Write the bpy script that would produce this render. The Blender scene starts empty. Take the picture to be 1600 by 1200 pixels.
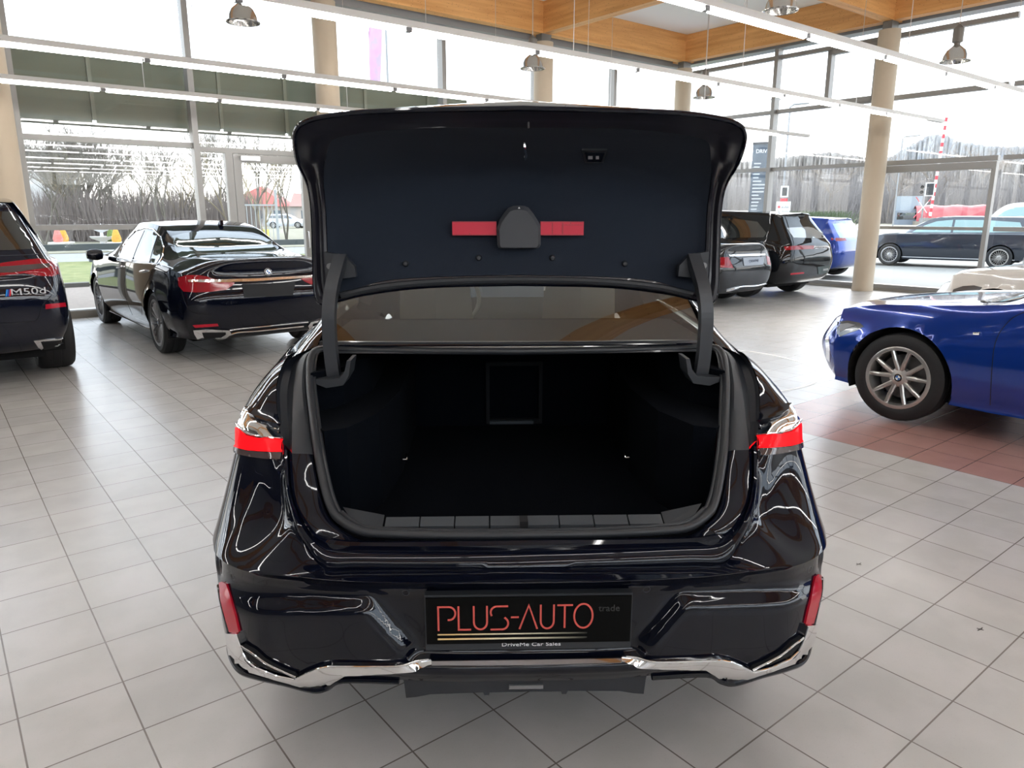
import bpy, bmesh, math, random
from mathutils import Vector as V, Matrix
from mathutils.bvhtree import BVHTree
from mathutils.geometry import delaunay_2d_cdt
sc = bpy.context.scene
COL = sc.collection
rad = math.radians
# ---------------------------------------------------------------- camera, sky, exposure
H = 1.55; F = 1141.0; TH = math.atan(265.5/F)
cd = bpy.data.cameras.new('camera'); cam = bpy.data.objects.new('camera', cd); COL.objects.link(cam)
cam.location = (0, 0, H); cam.rotation_euler = (math.pi/2-TH, 0, 0)
cd.sensor_fit = 'HORIZONTAL'; cd.sensor_width = 36; cd.lens = F/1600*36; cd.clip_end = 600
sc.camera = cam
w = bpy.data.worlds.new('sky'); sc.world = w; w.use_nodes = True
nt = w.node_tree; nt.nodes.clear()
ow = nt.nodes.new('ShaderNodeOutputWorld'); bg = nt.nodes.new('ShaderNodeBackground')
tc = nt.nodes.new('ShaderNodeTexCoord'); sp = nt.nodes.new('ShaderNodeSeparateXYZ'); cr = nt.nodes.new('ShaderNodeValToRGB')
nt.links.new(tc.outputs['Generated'], sp.inputs[0]); nt.links.new(sp.outputs['Z'], cr.inputs[0])
cr.color_ramp.elements[0].position = 0.0; cr.color_ramp.elements[0].color = (1.0, .95, .86, 1)
cr.color_ramp.elements[1].position = .30; cr.color_ramp.elements[1].color = (.74, .86, 1.0, 1)
e = cr.color_ramp.elements.new(.10); e.color = (.93, .965, 1.0, 1)
nt.links.new(cr.outputs[0], bg.inputs[0]); bg.inputs[1].default_value = 2.1
nt.links.new(bg.outputs[0], ow.inputs[0])
vs = sc.view_settings; vs.view_transform = 'Standard'; vs.look = 'None'; vs.exposure = 1.1; vs.gamma = 1.0; vs.use_curve_mapping = False
sd = bpy.data.lights.new('sun', 'SUN'); so = bpy.data.objects.new('sun', sd); COL.objects.link(so)
sd.energy = 1.2; sd.angle = rad(25); sd.color = (1, .93, .82); so.rotation_euler = (rad(58), 0, rad(150))
TUBE = 15.0
# ---------------------------------------------------------------- frames
GB = rad(38.5); ca, sa = math.cos(GB), math.sin(GB)      # building axes (b, a) turned against the camera
cT, sT = math.cos(TH), math.sin(TH)
def ray(px, py):
    a = (px-800)/F; b = (600-py)/F
    return V((a, cT+b*sT, -sT+b*cT))
def gnd(px, py, z=0.0):
    r = ray(px, py); t = (z-H)/r.z
    return V((r.x*t, r.y*t, z))
def b2w(b, a, z=0): return V((b*ca-a*sa, b*sa+a*ca, z))
def at(px, py, Y):
    r = ray(px, py); t = Y/r.y
    return V((r.x*t, Y, H+r.z*t))
# ---------------------------------------------------------------- materials
MATS = {}
def hexc(r, g, b):
    f = lambda c: ((c/255+.055)/1.055)**2.4 if c > 10 else c/255/12.92
    return (f(r), f(g), f(b), 1)
def mat(name, col, rough=.5, metal=0, coat=0, emit=None, es=0, trans=0, spec=None, noise=None, bump=None, ior=None):
    if name in MATS: return MATS[name]
    m = bpy.data.materials.new(name); m.use_nodes = True; n = m.node_tree; p = n.nodes['Principled BSDF']
    p.inputs['Base Color'].default_value = col if len(col) == 4 else (*col, 1)
    p.inputs['Roughness'].default_value = rough; p.inputs['Metallic'].default_value = metal
    p.inputs['Coat Weight'].default_value = coat; p.inputs['Coat Roughness'].default_value = .02
    if spec is not None: p.inputs['Specular IOR Level'].default_value = spec
    if ior: p.inputs['IOR'].default_value = ior
    if trans: p.inputs['Transmission Weight'].default_value = trans
    if emit: p.inputs['Emission Color'].default_value = (*emit[:3], 1); p.inputs['Emission Strength'].default_value = es
    if noise or bump:
        t = n.nodes.new('ShaderNodeTexCoord'); nz = n.nodes.new('ShaderNodeTexNoise'); mp = n.nodes.new('ShaderNodeMapping')
        n.links.new(t.outputs['Object'], mp.inputs[0]); n.links.new(mp.outputs[0], nz.inputs[0])
        nz.inputs['Detail'].default_value = 6
        sclv, amt, c2 = noise if noise else (bump[0], 0, col)
        if isinstance(sclv, tuple): mp.inputs['Scale'].default_value = sclv; nz.inputs['Scale'].default_value = 1
        else: nz.inputs['Scale'].default_value = sclv
        if noise:
            r = n.nodes.new('ShaderNodeValToRGB'); r.color_ramp.elements[0].position = .5-amt; r.color_ramp.elements[1].position = .5+amt
            r.color_ramp.elements[0].color = col if len(col) == 4 else (*col, 1); r.color_ramp.elements[1].color = c2 if len(c2) == 4 else (*c2, 1)
            n.links.new(nz.outputs['Fac'], r.inputs[0]); n.links.new(r.outputs[0], p.inputs['Base Color'])
        if bump:
            b = n.nodes.new('ShaderNodeBump'); b.inputs['Strength'].default_value = bump[1]; b.inputs['Distance'].default_value = bump[2] if len(bump) > 2 else .01
            n.links.new(nz.outputs['Fac'], b.inputs['Height']); n.links.new(b.outputs[0], p.inputs['Normal'])
    MATS[name] = m
    return m
def glassmat(name, tint, refl=1.0, base=.04):
    if name in MATS: return MATS[name]
    m = bpy.data.materials.new(name); m.use_nodes = True; n = m.node_tree; n.nodes.clear()
    o = n.nodes.new('ShaderNodeOutputMaterial'); mx = n.nodes.new('ShaderNodeMixShader'); t = n.nodes.new('ShaderNodeBsdfTransparent'); g = n.nodes.new('ShaderNodeBsdfGlossy')
    fr = n.nodes.new('ShaderNodeLayerWeight'); fr.inputs[0].default_value = .5
    pw = n.nodes.new('ShaderNodeMath'); pw.operation = 'POWER'; pw.inputs[1].default_value = 4.0
    mm = n.nodes.new('ShaderNodeMath'); mm.operation = 'MULTIPLY_ADD'; mm.inputs[1].default_value = refl; mm.inputs[2].default_value = base; mm.use_clamp = True
    t.inputs[0].default_value = (*tint, 1); g.inputs['Roughness'].default_value = .0; g.inputs[0].default_value = (1, 1, 1, 1)
    n.links.new(fr.outputs['Facing'], pw.inputs[0]); n.links.new(pw.outputs[0], mm.inputs[0]); n.links.new(mm.outputs[0], mx.inputs[0])
    n.links.new(t.outputs[0], mx.inputs[1]); n.links.new(g.outputs[0], mx.inputs[2]); n.links.new(mx.outputs[0], o.inputs[0])
    MATS[name] = m
    return m
BLACK = mat('black_paint', (.0022, .0032, .0085), .035, 0, 0, spec=.42)
PIANO = mat('piano_black', (.003, .004, .009), .06, 0, 0)
SATIN = mat('satin_black', (.012, .015, .021), .38, 0, .25)
PLASTIC = mat('dark_plastic', (.019, .022, .027), .5)
RUBBER = mat('seal_rubber', (.014, .016, .02), .42)
TYRE = mat('tyre_rubber', (.011, .0115, .013), .62, bump=(90, .15))
CHROME = mat('chrome', (.86, .86, .87), .07, 1)
SATINCH = mat('satin_chrome', (.62, .62, .63), .28, 1)
ALLOY = mat('alloy_silver', (.56, .55, .53), .28, .85)
DALLOY = mat('dark_alloy', (.16, .16, .165), .3, .8)
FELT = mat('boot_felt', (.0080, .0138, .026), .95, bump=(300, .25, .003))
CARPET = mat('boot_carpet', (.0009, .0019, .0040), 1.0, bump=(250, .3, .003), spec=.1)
LAMP = mat('lamp_red_lit', (.5, .004, .008), .2, 0, 0, emit=(1, .006, .010), es=.50, spec=.15)
LAMPD = mat('lamp_red', (.20, .004, .010), .08, 0, 0, emit=(1, .02, .04), es=.02)
REFLR = mat('reflector_red', (.30, .006, .02), .15, 0, 0, emit=(1, .01, .03), es=.04)
LAMPSM = mat('lamp_smoke', (.06, .04, .04), .08, 0, 1)
HEADL = mat('headlamp_lens', (.10, .105, .11), .10, .5, .6)
WHITE = mat('white_plastic', (.75, .75, .75), .4)
CGLASS = mat('car_glass', (.010, .013, .013), .02, 0, 1, ior=1.9)
CGLASSG = mat('car_glass_green', (.020, .032, .028), .03, 0, .0, ior=1.9)
RED = mat('red_plastic', (.62, .012, .045), .4)
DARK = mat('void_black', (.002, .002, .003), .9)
# ---------------------------------------------------------------- mesh helpers
def tag(o, label=None, cat=None, group=None, kind=None):
    if label: o['label'] = label
    if cat: o['category'] = cat
    if group: o['group'] = group
    if kind: o['kind'] = kind
    return o
def mk(name, vs_, fs, m, parent=None, smooth=False, sharp=38, loc=None, rz=None, mats=None, mi=None):
    me = bpy.data.meshes.new(name); me.from_pydata([tuple(v) for v in vs_], [], fs)
    for q in (mats or [m]): me.materials.append(q)
    if mi: me.polygons.foreach_set('material_index', mi)
    if smooth: me.polygons.foreach_set('use_smooth', [True]*len(me.polygons))
    bm = bmesh.new(); bm.from_mesh(me); bmesh.ops.recalc_face_normals(bm, faces=bm.faces)
    if smooth:
        for ed in bm.edges:
            if len(ed.link_faces) == 2 and ed.calc_face_angle(0) > rad(sharp): ed.smooth = False
    bm.to_mesh(me); bm.free(); me.update()
    o = bpy.data.objects.new(name, me); COL.objects.link(o)
    if parent: o.parent = parent
    if loc is not None: o.location = loc
    if rz is not None: o.rotation_euler = (0, 0, rz)
    return o
def empty(name, loc=(0, 0, 0), rz=0, **k):
    o = bpy.data.objects.new(name, None); COL.objects.link(o); o.location = loc; o.rotation_euler = (0, 0, rz); o.empty_display_size = .2
    return tag(o, **k)
class MB:
    def __init__(s): s.v = []; s.f = []
    def add(s, vs_, fs):
        o = len(s.v); s.v += [V(v) for v in vs_]; s.f += [tuple(i+o for i in f) for f in fs]; return s
    def box(s, x0, x1, y0, y1, z0, z1):
        return s.add([(x, y, z) for z in (z0, z1) for y in (y0, y1) for x in (x0, x1)],
                     [(0, 1, 3, 2), (4, 6, 7, 5), (0, 4, 5, 1), (2, 3, 7, 6), (0, 2, 6, 4), (1, 5, 7, 3)])
    def bar(s, p, q, w_, h_=None, up=V((0, 0, 1))):
        p, q = V(p), V(q); d = (q-p).normalized(); h_ = h_ or w_
        if abs(d.dot(up)) > .95: up = V((0, 1, 0))
        u = d.cross(up).normalized()*w_/2; v_ = u.cross(d).normalized()*h_/2
        return s.add([p+a*u+b*v_ for a, b in ((-1, -1), (1, -1), (1, 1), (-1, 1))]+[q+a*u+b*v_ for a, b in ((-1, -1), (1, -1), (1, 1), (-1, 1))],
                     [(3, 2, 1, 0), (4, 5, 6, 7), (0, 1, 5, 4), (1, 2, 6, 5), (2, 3, 7, 6), (3, 0, 4, 7)])
    def tube(s, pts, r, n=8, closed=False):
        pts = [V(p) for p in pts]; N = len(pts); rs = r if isinstance(r, (list, tuple)) else [r]*N; vv = []; up = None
        for i, p in enumerate(pts):
            d = (pts[(i+1) % N]-pts[i-1]) if closed else (pts[min(i+1, N-1)]-pts[max(i-1, 0)])
            d = d.normalized() if d.length > 1e-9 else V((0, 0, 1))
            if up is None: up = V((0, 0, 1)) if abs(d.z) < .9 else V((1, 0, 0))
            u = (up-d*up.dot(d)).normalized(); up = u; v_ = d.cross(u)
            vv += [p+(u*math.cos(t)+v_*math.sin(t))*rs[i] for t in [2*math.pi*k/n for k in range(n)]]
        fs = []
        for i in range(N if closed else N-1):
            j = (i+1) % N
            fs += [(i*n+k, i*n+(k+1) % n, j*n+(k+1) % n, j*n+k) for k in range(n)]
        if not closed: fs += [tuple(range(n)), tuple(range((N-1)*n, N*n))]
        return s.add(vv, fs)
    def lathe(s, prof, n=32, c=(0, 0, 0), axis='z', a0=0, a1=2*math.pi):
        c = V(c); full = abs(a1-a0-2*math.pi) < 1e-6; m = n if full else n+1; vv = []
        for i in range(m):
            t = a0+(a1-a0)*i/n
            for r, h in prof:
                if axis == 'z': vv.append(c+V((r*math.cos(t), r*math.sin(t), h)))
                elif axis == 'x': vv.append(c+V((h, r*math.cos(t), r*math.sin(t))))
                else: vv.append(c+V((r*math.cos(t), h, r*math.sin(t))))
        k = len(prof); fs = []
        for i in range(n):
            j = (i+1) % m
            fs += [(i*k+q, i*k+q+1, j*k+q+1, j*k+q) for q in range(k-1)]
        return s.add(vv, fs)
    def prism(s, poly, d0, d1, ax='y'):
        n = len(poly)
        f = {'y': lambda p, d: (p[0], d, p[1]), 'x': lambda p, d: (d, p[0], p[1]), 'z': lambda p, d: (p[0], p[1], d)}[ax]
        return s.add([f(p, d0) for p in poly]+[f(p, d1) for p in poly],
                     [tuple(range(n)), tuple(range(2*n-1, n-1, -1))]+[(i, (i+1) % n, n+(i+1) % n, n+i) for i in range(n)])
    def xf(s, M): s.v = [M @ v for v in s.v]; return s
    def mk(s, name, m, parent=None, **k): return mk(name, s.v, s.f, m, parent, **k)
def cr1(p0, p1, p2, p3, t):
    return .5*((2*p1)+(p2-p0)*t+(2*p0-5*p1+4*p2-p3)*t*t+(3*p1-p0-3*p2+p3)*t*t*t)
def crline(P, n):
    P = [V(p) for p in P]; out = []
    for i in range(len(P)-1):
        a = P[i-1] if i else 2*P[0]-P[1]; d = P[i+2] if i+2 < len(P) else 2*P[-1]-P[-2]
        k = n if isinstance(n, int) else n[i]
        out += [cr1(a, P[i], P[i+1], d, t/k) for t in range(k)]
    return out+[P[-1]]
def linline(P, n):
    P = [V(p) for p in P]; out = []
    for i in range(len(P)-1):
        out += [P[i].lerp(P[i+1], t/n) for t in range(n)]
    return out+[P[-1]]
def grid(rows):
    n = len(rows[0]); vv = [p for r in rows for p in r]
    return vv, [(i*n+j, i*n+j+1, (i+1)*n+j+1, (i+1)*n+j) for i in range(len(rows)-1) for j in range(n-1)]
def mirrorx(vv, ff, weld=1e-4):
    n = len(vv); out = list(vv); mp = {}
    for i, v in enumerate(vv):
        if abs(v.x) < weld: mp[i] = i
        else: mp[i] = len(out); out.append(V((-v.x, v.y, v.z)))
    return out, list(ff)+[tuple(mp[i] for i in reversed(f)) for f in ff]
def clean(ff, vv):
    out = []
    for f in ff:
        g = []
        for i in f:
            if not g or (vv[i]-vv[g[-1]]).length > 1e-6: g.append(i)
        if len(g) > 1 and (vv[g[0]]-vv[g[-1]]).length < 1e-6: g.pop()
        if len(set(g)) >= 3: out.append(tuple(g))
    return out
# ---------------------------------------------------------------- patches laid on a body shell
class Body:
    """shell of a car: tree for laying lamps, panes and trims on its real surface"""
    def __init__(s, root, vv, ff):
        s.root = root; s.vv = vv; s.tree = BVHTree.FromPolygons([tuple(v) for v in vv], ff)
        s.M = Matrix.Translation(root.location) @ Matrix.Rotation(root.rotation_euler.z, 4, 'Z'); s.Mi = s.M.inverted()
    def hit(s, p, view):
        if view == 'px':
            o = s.Mi @ V((0, 0, H)); d = (s.Mi.to_3x3() @ ray(*p)).normalized()
        elif view == 'rear': o = V((p[0], -3, p[1])); d = V((0, 1, 0))
        elif view == 'front': o = V((p[0], 9, p[1])); d = V((0, -1, 0))
        elif view == 'left': o = V((-4, p[0], p[1])); d = V((1, 0, 0))
        elif view == 'top': o = V((p[0], p[1], 5)); d = V((0, 0, -1))
        l, n, i, t = s.tree.ray_cast(o, d)
        if l is None: return None
        if n.dot(d) > 0: n = -n
        return l, n
    def patch(s, poly, name, m, view='px', off=.004, h=None, mirror=False, thick=.012, parent=None, inset=None, label=None):
        P = [V((p[0], p[1])) for p in poly]
        xs = [p.x for p in P]; ys = [p.y for p in P]; W_ = max(max(xs)-min(xs), max(ys)-min(ys))
        h = h or W_/14
        L = []
        for i, p in enumerate(P):
            q = P[(i+1) % len(P)]; k = max(1, int((q-p).length/h))
            L += [p.lerp(q, t/k) for t in range(k)]
        def inside(x, y):
            c = False; j = len(P)-1
            for i in range(len(P)):
                if (P[i].y > y) != (P[j].y > y) and x < (P[j].x-P[i].x)*(y-P[i].y)/(P[j].y-P[i].y)+P[i].x: c = not c
                j = i
            return c
        pts = list(L); x = min(xs)+h*.5
        while x < max(xs):
            y = min(ys)+h*.5
            while y < max(ys):
                if inside(x, y) and min((V((x, y))-q).length for q in L) > h*.4: pts.append(V((x, y)))
                y += h
            x += h
        n = len(L)
        r = delaunay_2d_cdt(pts, [(i, (i+1) % n) for i in range(n)], [], 1, 1e-6)
        hv = [s.hit((p.x, p.y), view) for p in r[0]]
        tri = [f for f in r[2] if all(hv[i] for i in f) and inside(sum(r[0][i].x for i in f)/3, sum(r[0][i].y for i in f)/3)]
        if not tri: print('PATCH MISS', name); return None
        vv = [(a[0]+a[1]*off if a else V((0, 0, 0))) for a in hv]
        edges = {}
        for f in tri:
            for a, b in ((f[0], f[1]), (f[1], f[2]), (f[2], f[0])): edges[(min(a, b), max(a, b))] = edges.get((min(a, b), max(a, b)), 0)+1
        ff = [tuple(f) for f in tri]; low = {}
        for (a, b), c in edges.items():
            if c == 1:
                for q in (a, b):
                    if q not in low: low[q] = len(vv); vv.append(vv[q]-hv[q][1]*thick)
                ff.append((a, b, low[b], low[a]))
        used = sorted({i for f in ff for i in f}); ix = {q: k for k, q in enumerate(used)}
        vv = [vv[i] for i in used]; ff = [tuple(ix[i] for i in f) for f in ff]
        o = mk(name, vv, ff, m, parent or s.root, smooth=True)
        if label: o['label'] = label
        if mirror:
            o2 = mk(name, [V((-v.x, v.y, v.z)) for v in vv], [tuple(reversed(f)) for f in ff], m, parent or s.root, smooth=True)
            if label: o2['label'] = label
        return o
    def line(s, pts, r, name, m, view='px', off=.002, n=8, mirror=False, k=6, closed=False, parent=None, smooth=True):
        P = [V((p[0], p[1], 0)) for p in pts]
        if closed: P.append(P[0])
        D = crline(P, k) if smooth else linline(P, k)
        out = []
        for d in D:
            q = s.hit((d.x, d.y), view)
            if q: out.append(q[0]+q[1]*off)
        if len(out) < 2: print('LINE MISS', name); return
        o = MB().tube(out, r, n).mk(name, m, parent or s.root, smooth=True)
        if mirror: MB().tube([V((-v.x, v.y, v.z)) for v in out], r, n).mk(name, m, parent or s.root, smooth=True)
        return o
    def spot(s, px, py, view='px'):
        q = s.hit((px, py), view); return q
def txt(name, body, size, m, parent, loc, rot, ext=.0008, sx=1, align='CENTER'):
    c = bpy.data.curves.new(name, 'FONT'); c.body = body; c.size = size; c.extrude = ext; c.align_x = align; c.align_y = 'CENTER'; c.resolution_u = 3
    t = bpy.data.objects.new(name, c); COL.objects.link(t)
    dg = bpy.context.evaluated_depsgraph_get(); me = bpy.data.meshes.new_from_object(t.evaluated_get(dg))
    bpy.data.objects.remove(t); bpy.data.curves.remove(c)
    me.name = name; me.materials.clear(); me.materials.append(m)
    o = bpy.data.objects.new(name, me); COL.objects.link(o); o.parent = parent; o.location = loc; o.rotation_euler = rot; o.scale = (sx, 1, 1)
    return o
def roundel(parent, c, n, r, name='roundel'):
    """round badge: dark ring with silver rim and quartered blue and white centre"""
    n = V(n).normalized(); up = V((0, 0, 1)); up = (up-n*up.dot(n)).normalized(); u = up.cross(n)
    c = V(c); N = 32; vv = []; ff = []; mi = []
    def pt(a, q, h): return c+(u*math.cos(a)+up*math.sin(a))*r*q+n*h
    rings = ((1.0, 0, 1), (1.0, .006, 1), (.93, .008, 1), (.90, .007, 0), (.62, .007, 0), (.60, .008, 1), (.56, .008, 2), (0.001, .0085, 2))
    for q, h, k in rings: vv += [pt(2*math.pi*i/N, q, h*r/.04) for i in range(N)]
    for j in range(len(rings)-1):
        for i in range(N):
            ff.append((j*N+i, j*N+(i+1) % N, (j+1)*N+(i+1) % N, (j+1)*N+i))
            k = rings[j][2] if j < 6 else 2
            if j == 3: k = 0
            if j == 6: k = 2 if (i*4//N) % 2 == 0 else 3
            mi.append(k)
    return mk(name, vv, ff, None, parent, mats=[mat('badge_black', (.01, .01, .012), .2), CHROME, mat('badge_white', (.8, .8, .8), .3), mat('badge_blue', (.02, .12, .42), .3)], mi=mi)
# ================================================================ THE SHOWROOM
FRAME = mat('mullion_grey', (.30, .295, .285), .45, .35)
FRAMED = mat('mullion_dark', (.16, .16, .165), .45, .3)
GLASS = glassmat('window_glass', (.95, .955, .955), refl=.7, base=.022)
STEEL = mat('bracket_steel', (.22, .22, .22), .4, .7)
def floor_mat():
    m = bpy.data.materials.new('stone_tiles'); m.use_nodes = True; n = m.node_tree; p = n.nodes['Principled BSDF']; L = n.links.new
    def N(t, **k):
        q = n.nodes.new(t)
        for a, b in k.items(): setattr(q, a, b)
        return q
    t = N('ShaderNodeTexCoord'); mp = N('ShaderNodeMapping'); mp.inputs['Location'].default_value = (-.03+.0025, -.141+.0025, 0)
    L(t.outputs['Object'], mp.inputs[0])
    br = N('ShaderNodeTexBrick', offset=0.0, offset_frequency=1, squash=1.0)
    for a, b in (('Color1', (.485, .468, .450, 1)), ('Color2', (.445, .432, .418, 1)), ('Mortar', (.17, .15, .135, 1)), ('Scale', 1.0), ('Mortar Size', .0027), ('Mortar Smooth', .1), ('Brick Width', .3), ('Row Height', .3), ('Bias', -.1)):
        br.inputs[a].default_value = b
    L(mp.outputs[0], br.inputs[0])
    nz = N('ShaderNodeTexNoise'); nz.inputs['Scale'].default_value = 4.5; nz.inputs['Detail'].default_value = 6; L(t.outputs['Object'], nz.inputs[0])
    rm = N('ShaderNodeMapRange'); rm.interpolation_type = 'SMOOTHSTEP'; rm.inputs[1].default_value = .36; rm.inputs[2].default_value = .64; L(nz.outputs['Fac'], rm.inputs[0])
    r1 = N('ShaderNodeMixRGB'); r1.inputs[1].default_value = (.92, .915, .90, 1); r1.inputs[2].default_value = (1.0, .985, .985, 1); L(rm.outputs[0], r1.inputs[0])
    mx = N('ShaderNodeMixRGB', blend_type='MULTIPLY'); mx.inputs[0].default_value = 1; L(br.outputs['Color'], mx.inputs[1]); L(r1.outputs[0], mx.inputs[2])
    # speckles of the stone
    vo = N('ShaderNodeTexVoronoi'); vo.inputs['Scale'].default_value = 190; L(t.outputs['Object'], vo.inputs[0])
    r2 = N('ShaderNodeValToRGB'); r2.color_ramp.elements[0].position = .10; r2.color_ramp.elements[1].position = .2
    r2.color_ramp.elements[0].color = (1, 1, 1, 1); r2.color_ramp.elements[1].color = (0, 0, 0, 1); L(vo.outputs['Distance'], r2.inputs[0])
    wn = N('ShaderNodeTexNoise'); wn.inputs['Scale'].default_value = 160; L(t.outputs['Object'], wn.inputs[0])
    r3 = N('ShaderNodeValToRGB'); r3.color_ramp.elements[0].position = .38; r3.color_ramp.elements[1].position = .62
    r3.color_ramp.elements[0].color = (.11, .10, .10, 1); r3.color_ramp.elements[1].color = (.60, .58, .55, 1); L(wn.outputs['Fac'], r3.inputs[0])
    m2 = N('ShaderNodeMixRGB'); mu = N('ShaderNodeMath', operation='MULTIPLY'); mu.inputs[1].default_value = .35; L(r2.outputs[0], mu.inputs[0]); L(mu.outputs[0], m2.inputs[0])
    L(mx.outputs[0], m2.inputs[1]); L(r3.outputs[0], m2.inputs[2])
    # red tiled bay under the blue car
    sp_ = N('ShaderNodeSeparateXYZ'); L(t.outputs['Object'], sp_.inputs[0])
    g1 = N('ShaderNodeMath', operation='GREATER_THAN'); g1.inputs[1].default_value = 4.83; L(sp_.outputs['X'], g1.inputs[0])
    g2 = N('ShaderNodeMath', operation='LESS_THAN'); g2.inputs[1].default_value = 3.141; L(sp_.outputs['Y'], g2.inputs[0])
    g3 = N('ShaderNodeMath', operation='MULTIPLY'); L(g1.outputs[0], g3.inputs[0]); L(g2.outputs[0], g3.inputs[1])
    g4 = N('ShaderNodeMath', operation='LESS_THAN'); g4.inputs[1].default_value = 6.93; L(sp_.outputs['X'], g4.inputs[0])
    g5 = N('ShaderNodeMath', operation='MULTIPLY'); L(g3.outputs[0], g5.inputs[0]); L(g4.outputs[0], g5.inputs[1])
    m3 = N('ShaderNodeMixRGB', blend_type='MULTIPLY'); L(g5.outputs[0], m3.inputs[0]); L(m2.outputs[0], m3.inputs[1]); m3.inputs[2].default_value = (.80, .46, .42, 1)
    L(m3.outputs[0], p.inputs['Base Color'])
    p.inputs['Roughness'].default_value = .30; p.inputs['Specular IOR Level'].default_value = .55
    rr = N('ShaderNodeMapRange'); rr.inputs[3].default_value = .22; rr.inputs[4].default_value = .36; p.inputs['Roughness'].default_value = .27
    bp = N('ShaderNodeBump'); bp.inputs['Strength'].default_value = .35; bp.inputs['Distance'].default_value = .002; bp.invert = True
    L(br.outputs['Fac'], bp.inputs['Height']); L(bp.outputs[0], p.inputs['Normal'])
    return m
B0, B1, A0, A1 = -9.3, 15.6, -9.0, 12.95
def struct(name, mb, m, parent=None, **k):
    o = mb.mk(name, m, parent, **k)
    if not parent: o['kind'] = 'structure'; o.rotation_euler = (0, 0, GB)
    return o
struct('floor', MB().box(B0, B1+.1, A0, A1+.1, -.12, 0), floor_mat())
ZB, ZC = 5.15, 5.75
struct('ceiling', MB().box(B0, B1+1.0, A0, A1+1.0, ZC, ZC+.25), mat('ceiling_white', (.86, .86, .84), .8))
WOOD = mat('glulam_wood', (.56, .25, .07), .5, noise=((.9, 14, 14), .28, (.84, .45, .17)))
def knots(m):
    n = m.node_tree; p = n.nodes['Principled BSDF']; src = p.inputs['Base Color'].links[0].from_socket
    t = n.nodes.new('ShaderNodeTexCoord'); mp = n.nodes.new('ShaderNodeMapping'); mp.inputs['Scale'].default_value = (2.6, 2.6, 7)
    v = n.nodes.new('ShaderNodeTexVoronoi'); r = n.nodes.new('ShaderNodeValToRGB'); mx = n.nodes.new('ShaderNodeMixRGB'); mx.blend_type = 'MULTIPLY'; mx.inputs[0].default_value = 1
    n.links.new(t.outputs['Object'], mp.inputs[0]); n.links.new(mp.outputs[0], v.inputs[0]); n.links.new(v.outputs['Distance'], r.inputs[0])
    r.color_ramp.elements[0].position = .09; r.color_ramp.elements[0].color = (.30, .17, .1, 1); r.color_ramp.elements[1].position = .15; r.color_ramp.elements[1].color = (1, 1, 1, 1)
    n.links.new(src, mx.inputs[1]); n.links.new(r.outputs[0], mx.inputs[2]); n.links.new(mx.outputs[0], p.inputs['Base Color'])
knots(WOOD)
WOOD2 = mat('glulam_wood_cross', (.56, .25, .07), .5, noise=((14, .9, 14), .28, (.84, .45, .17))); knots(WOOD2)
CB = [15.2, 10.66, 5.8, 1.03, -3.85]; CA = [12.35, 7.4, 2.5, -2.4, -7.3]
k = 0
for a in CA:
    k += 1; struct('trim_%d' % k, MB().box(B0, B1, a-.11, a+.11, ZB, ZC-.002), WOOD)
for b in CB:
    k += 1; struct('trim_%d' % k, MB().box(b-.11, b+.11, A0, A1, ZB+.004, ZC-.006), WOOD2)
SOFF = mat('soffit_grey', (.30, .31, .32), .4, .4)
k += 1; struct('trim_%d' % k, MB().box(B0, B1+.1, 12.62, 13.0, 5.07, 5.30), SOFF)
k += 1; struct('trim_%d' % k, MB().box(15.42, 15.75, A0, 12.6, 5.12, 5.30), SOFF)
k += 1; struct('trim_%d' % k, MB().box(B0, B1+.1, 12.93, 13.15, 5.30, 5.8), WOOD)
k += 1; struct('trim_%d' % k, MB().box(15.6, 15.8, A0, 13.0, 5.30, 5.8), WOOD2)
# columns, leaned on by nothing and round
CONC = mat('column_plaster', (.46, .375, .275), .75, noise=((1.6, 1.6, .5), .3, (.56, .47, .36)))
cl = {(0, 0): 'round beige column in the far corner where both glass walls meet', (1, 0): 'round beige column rising just above the middle of the raised boot lid',
      (2, 0): 'round beige column above the parked black saloon on the left', (3, 0): 'round beige column at the left edge behind the dark SUV', (0, 1): 'round beige column in front of the right glass wall beside the glass door'}
for i, b in enumerate(CB[:4]):
    for j, a in enumerate(CA[:4]):
        if i and j: continue
        if (i, j) not in cl: continue
        t = empty('round_column', b2w(b, a), GB, label=cl[(i, j)], cat='column', group='round columns along the glass walls')
        MB().lathe([(0, 0), (.205, 0), (.205, .07), (.2, .08), (.2, 5.0), (0, 5.0)], 40).mk('shaft', CONC, t, smooth=True)
        MB().box(-.13, .13, -.09, .09, 5.0, 5.15).mk('bracket', STEEL, t)
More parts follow.
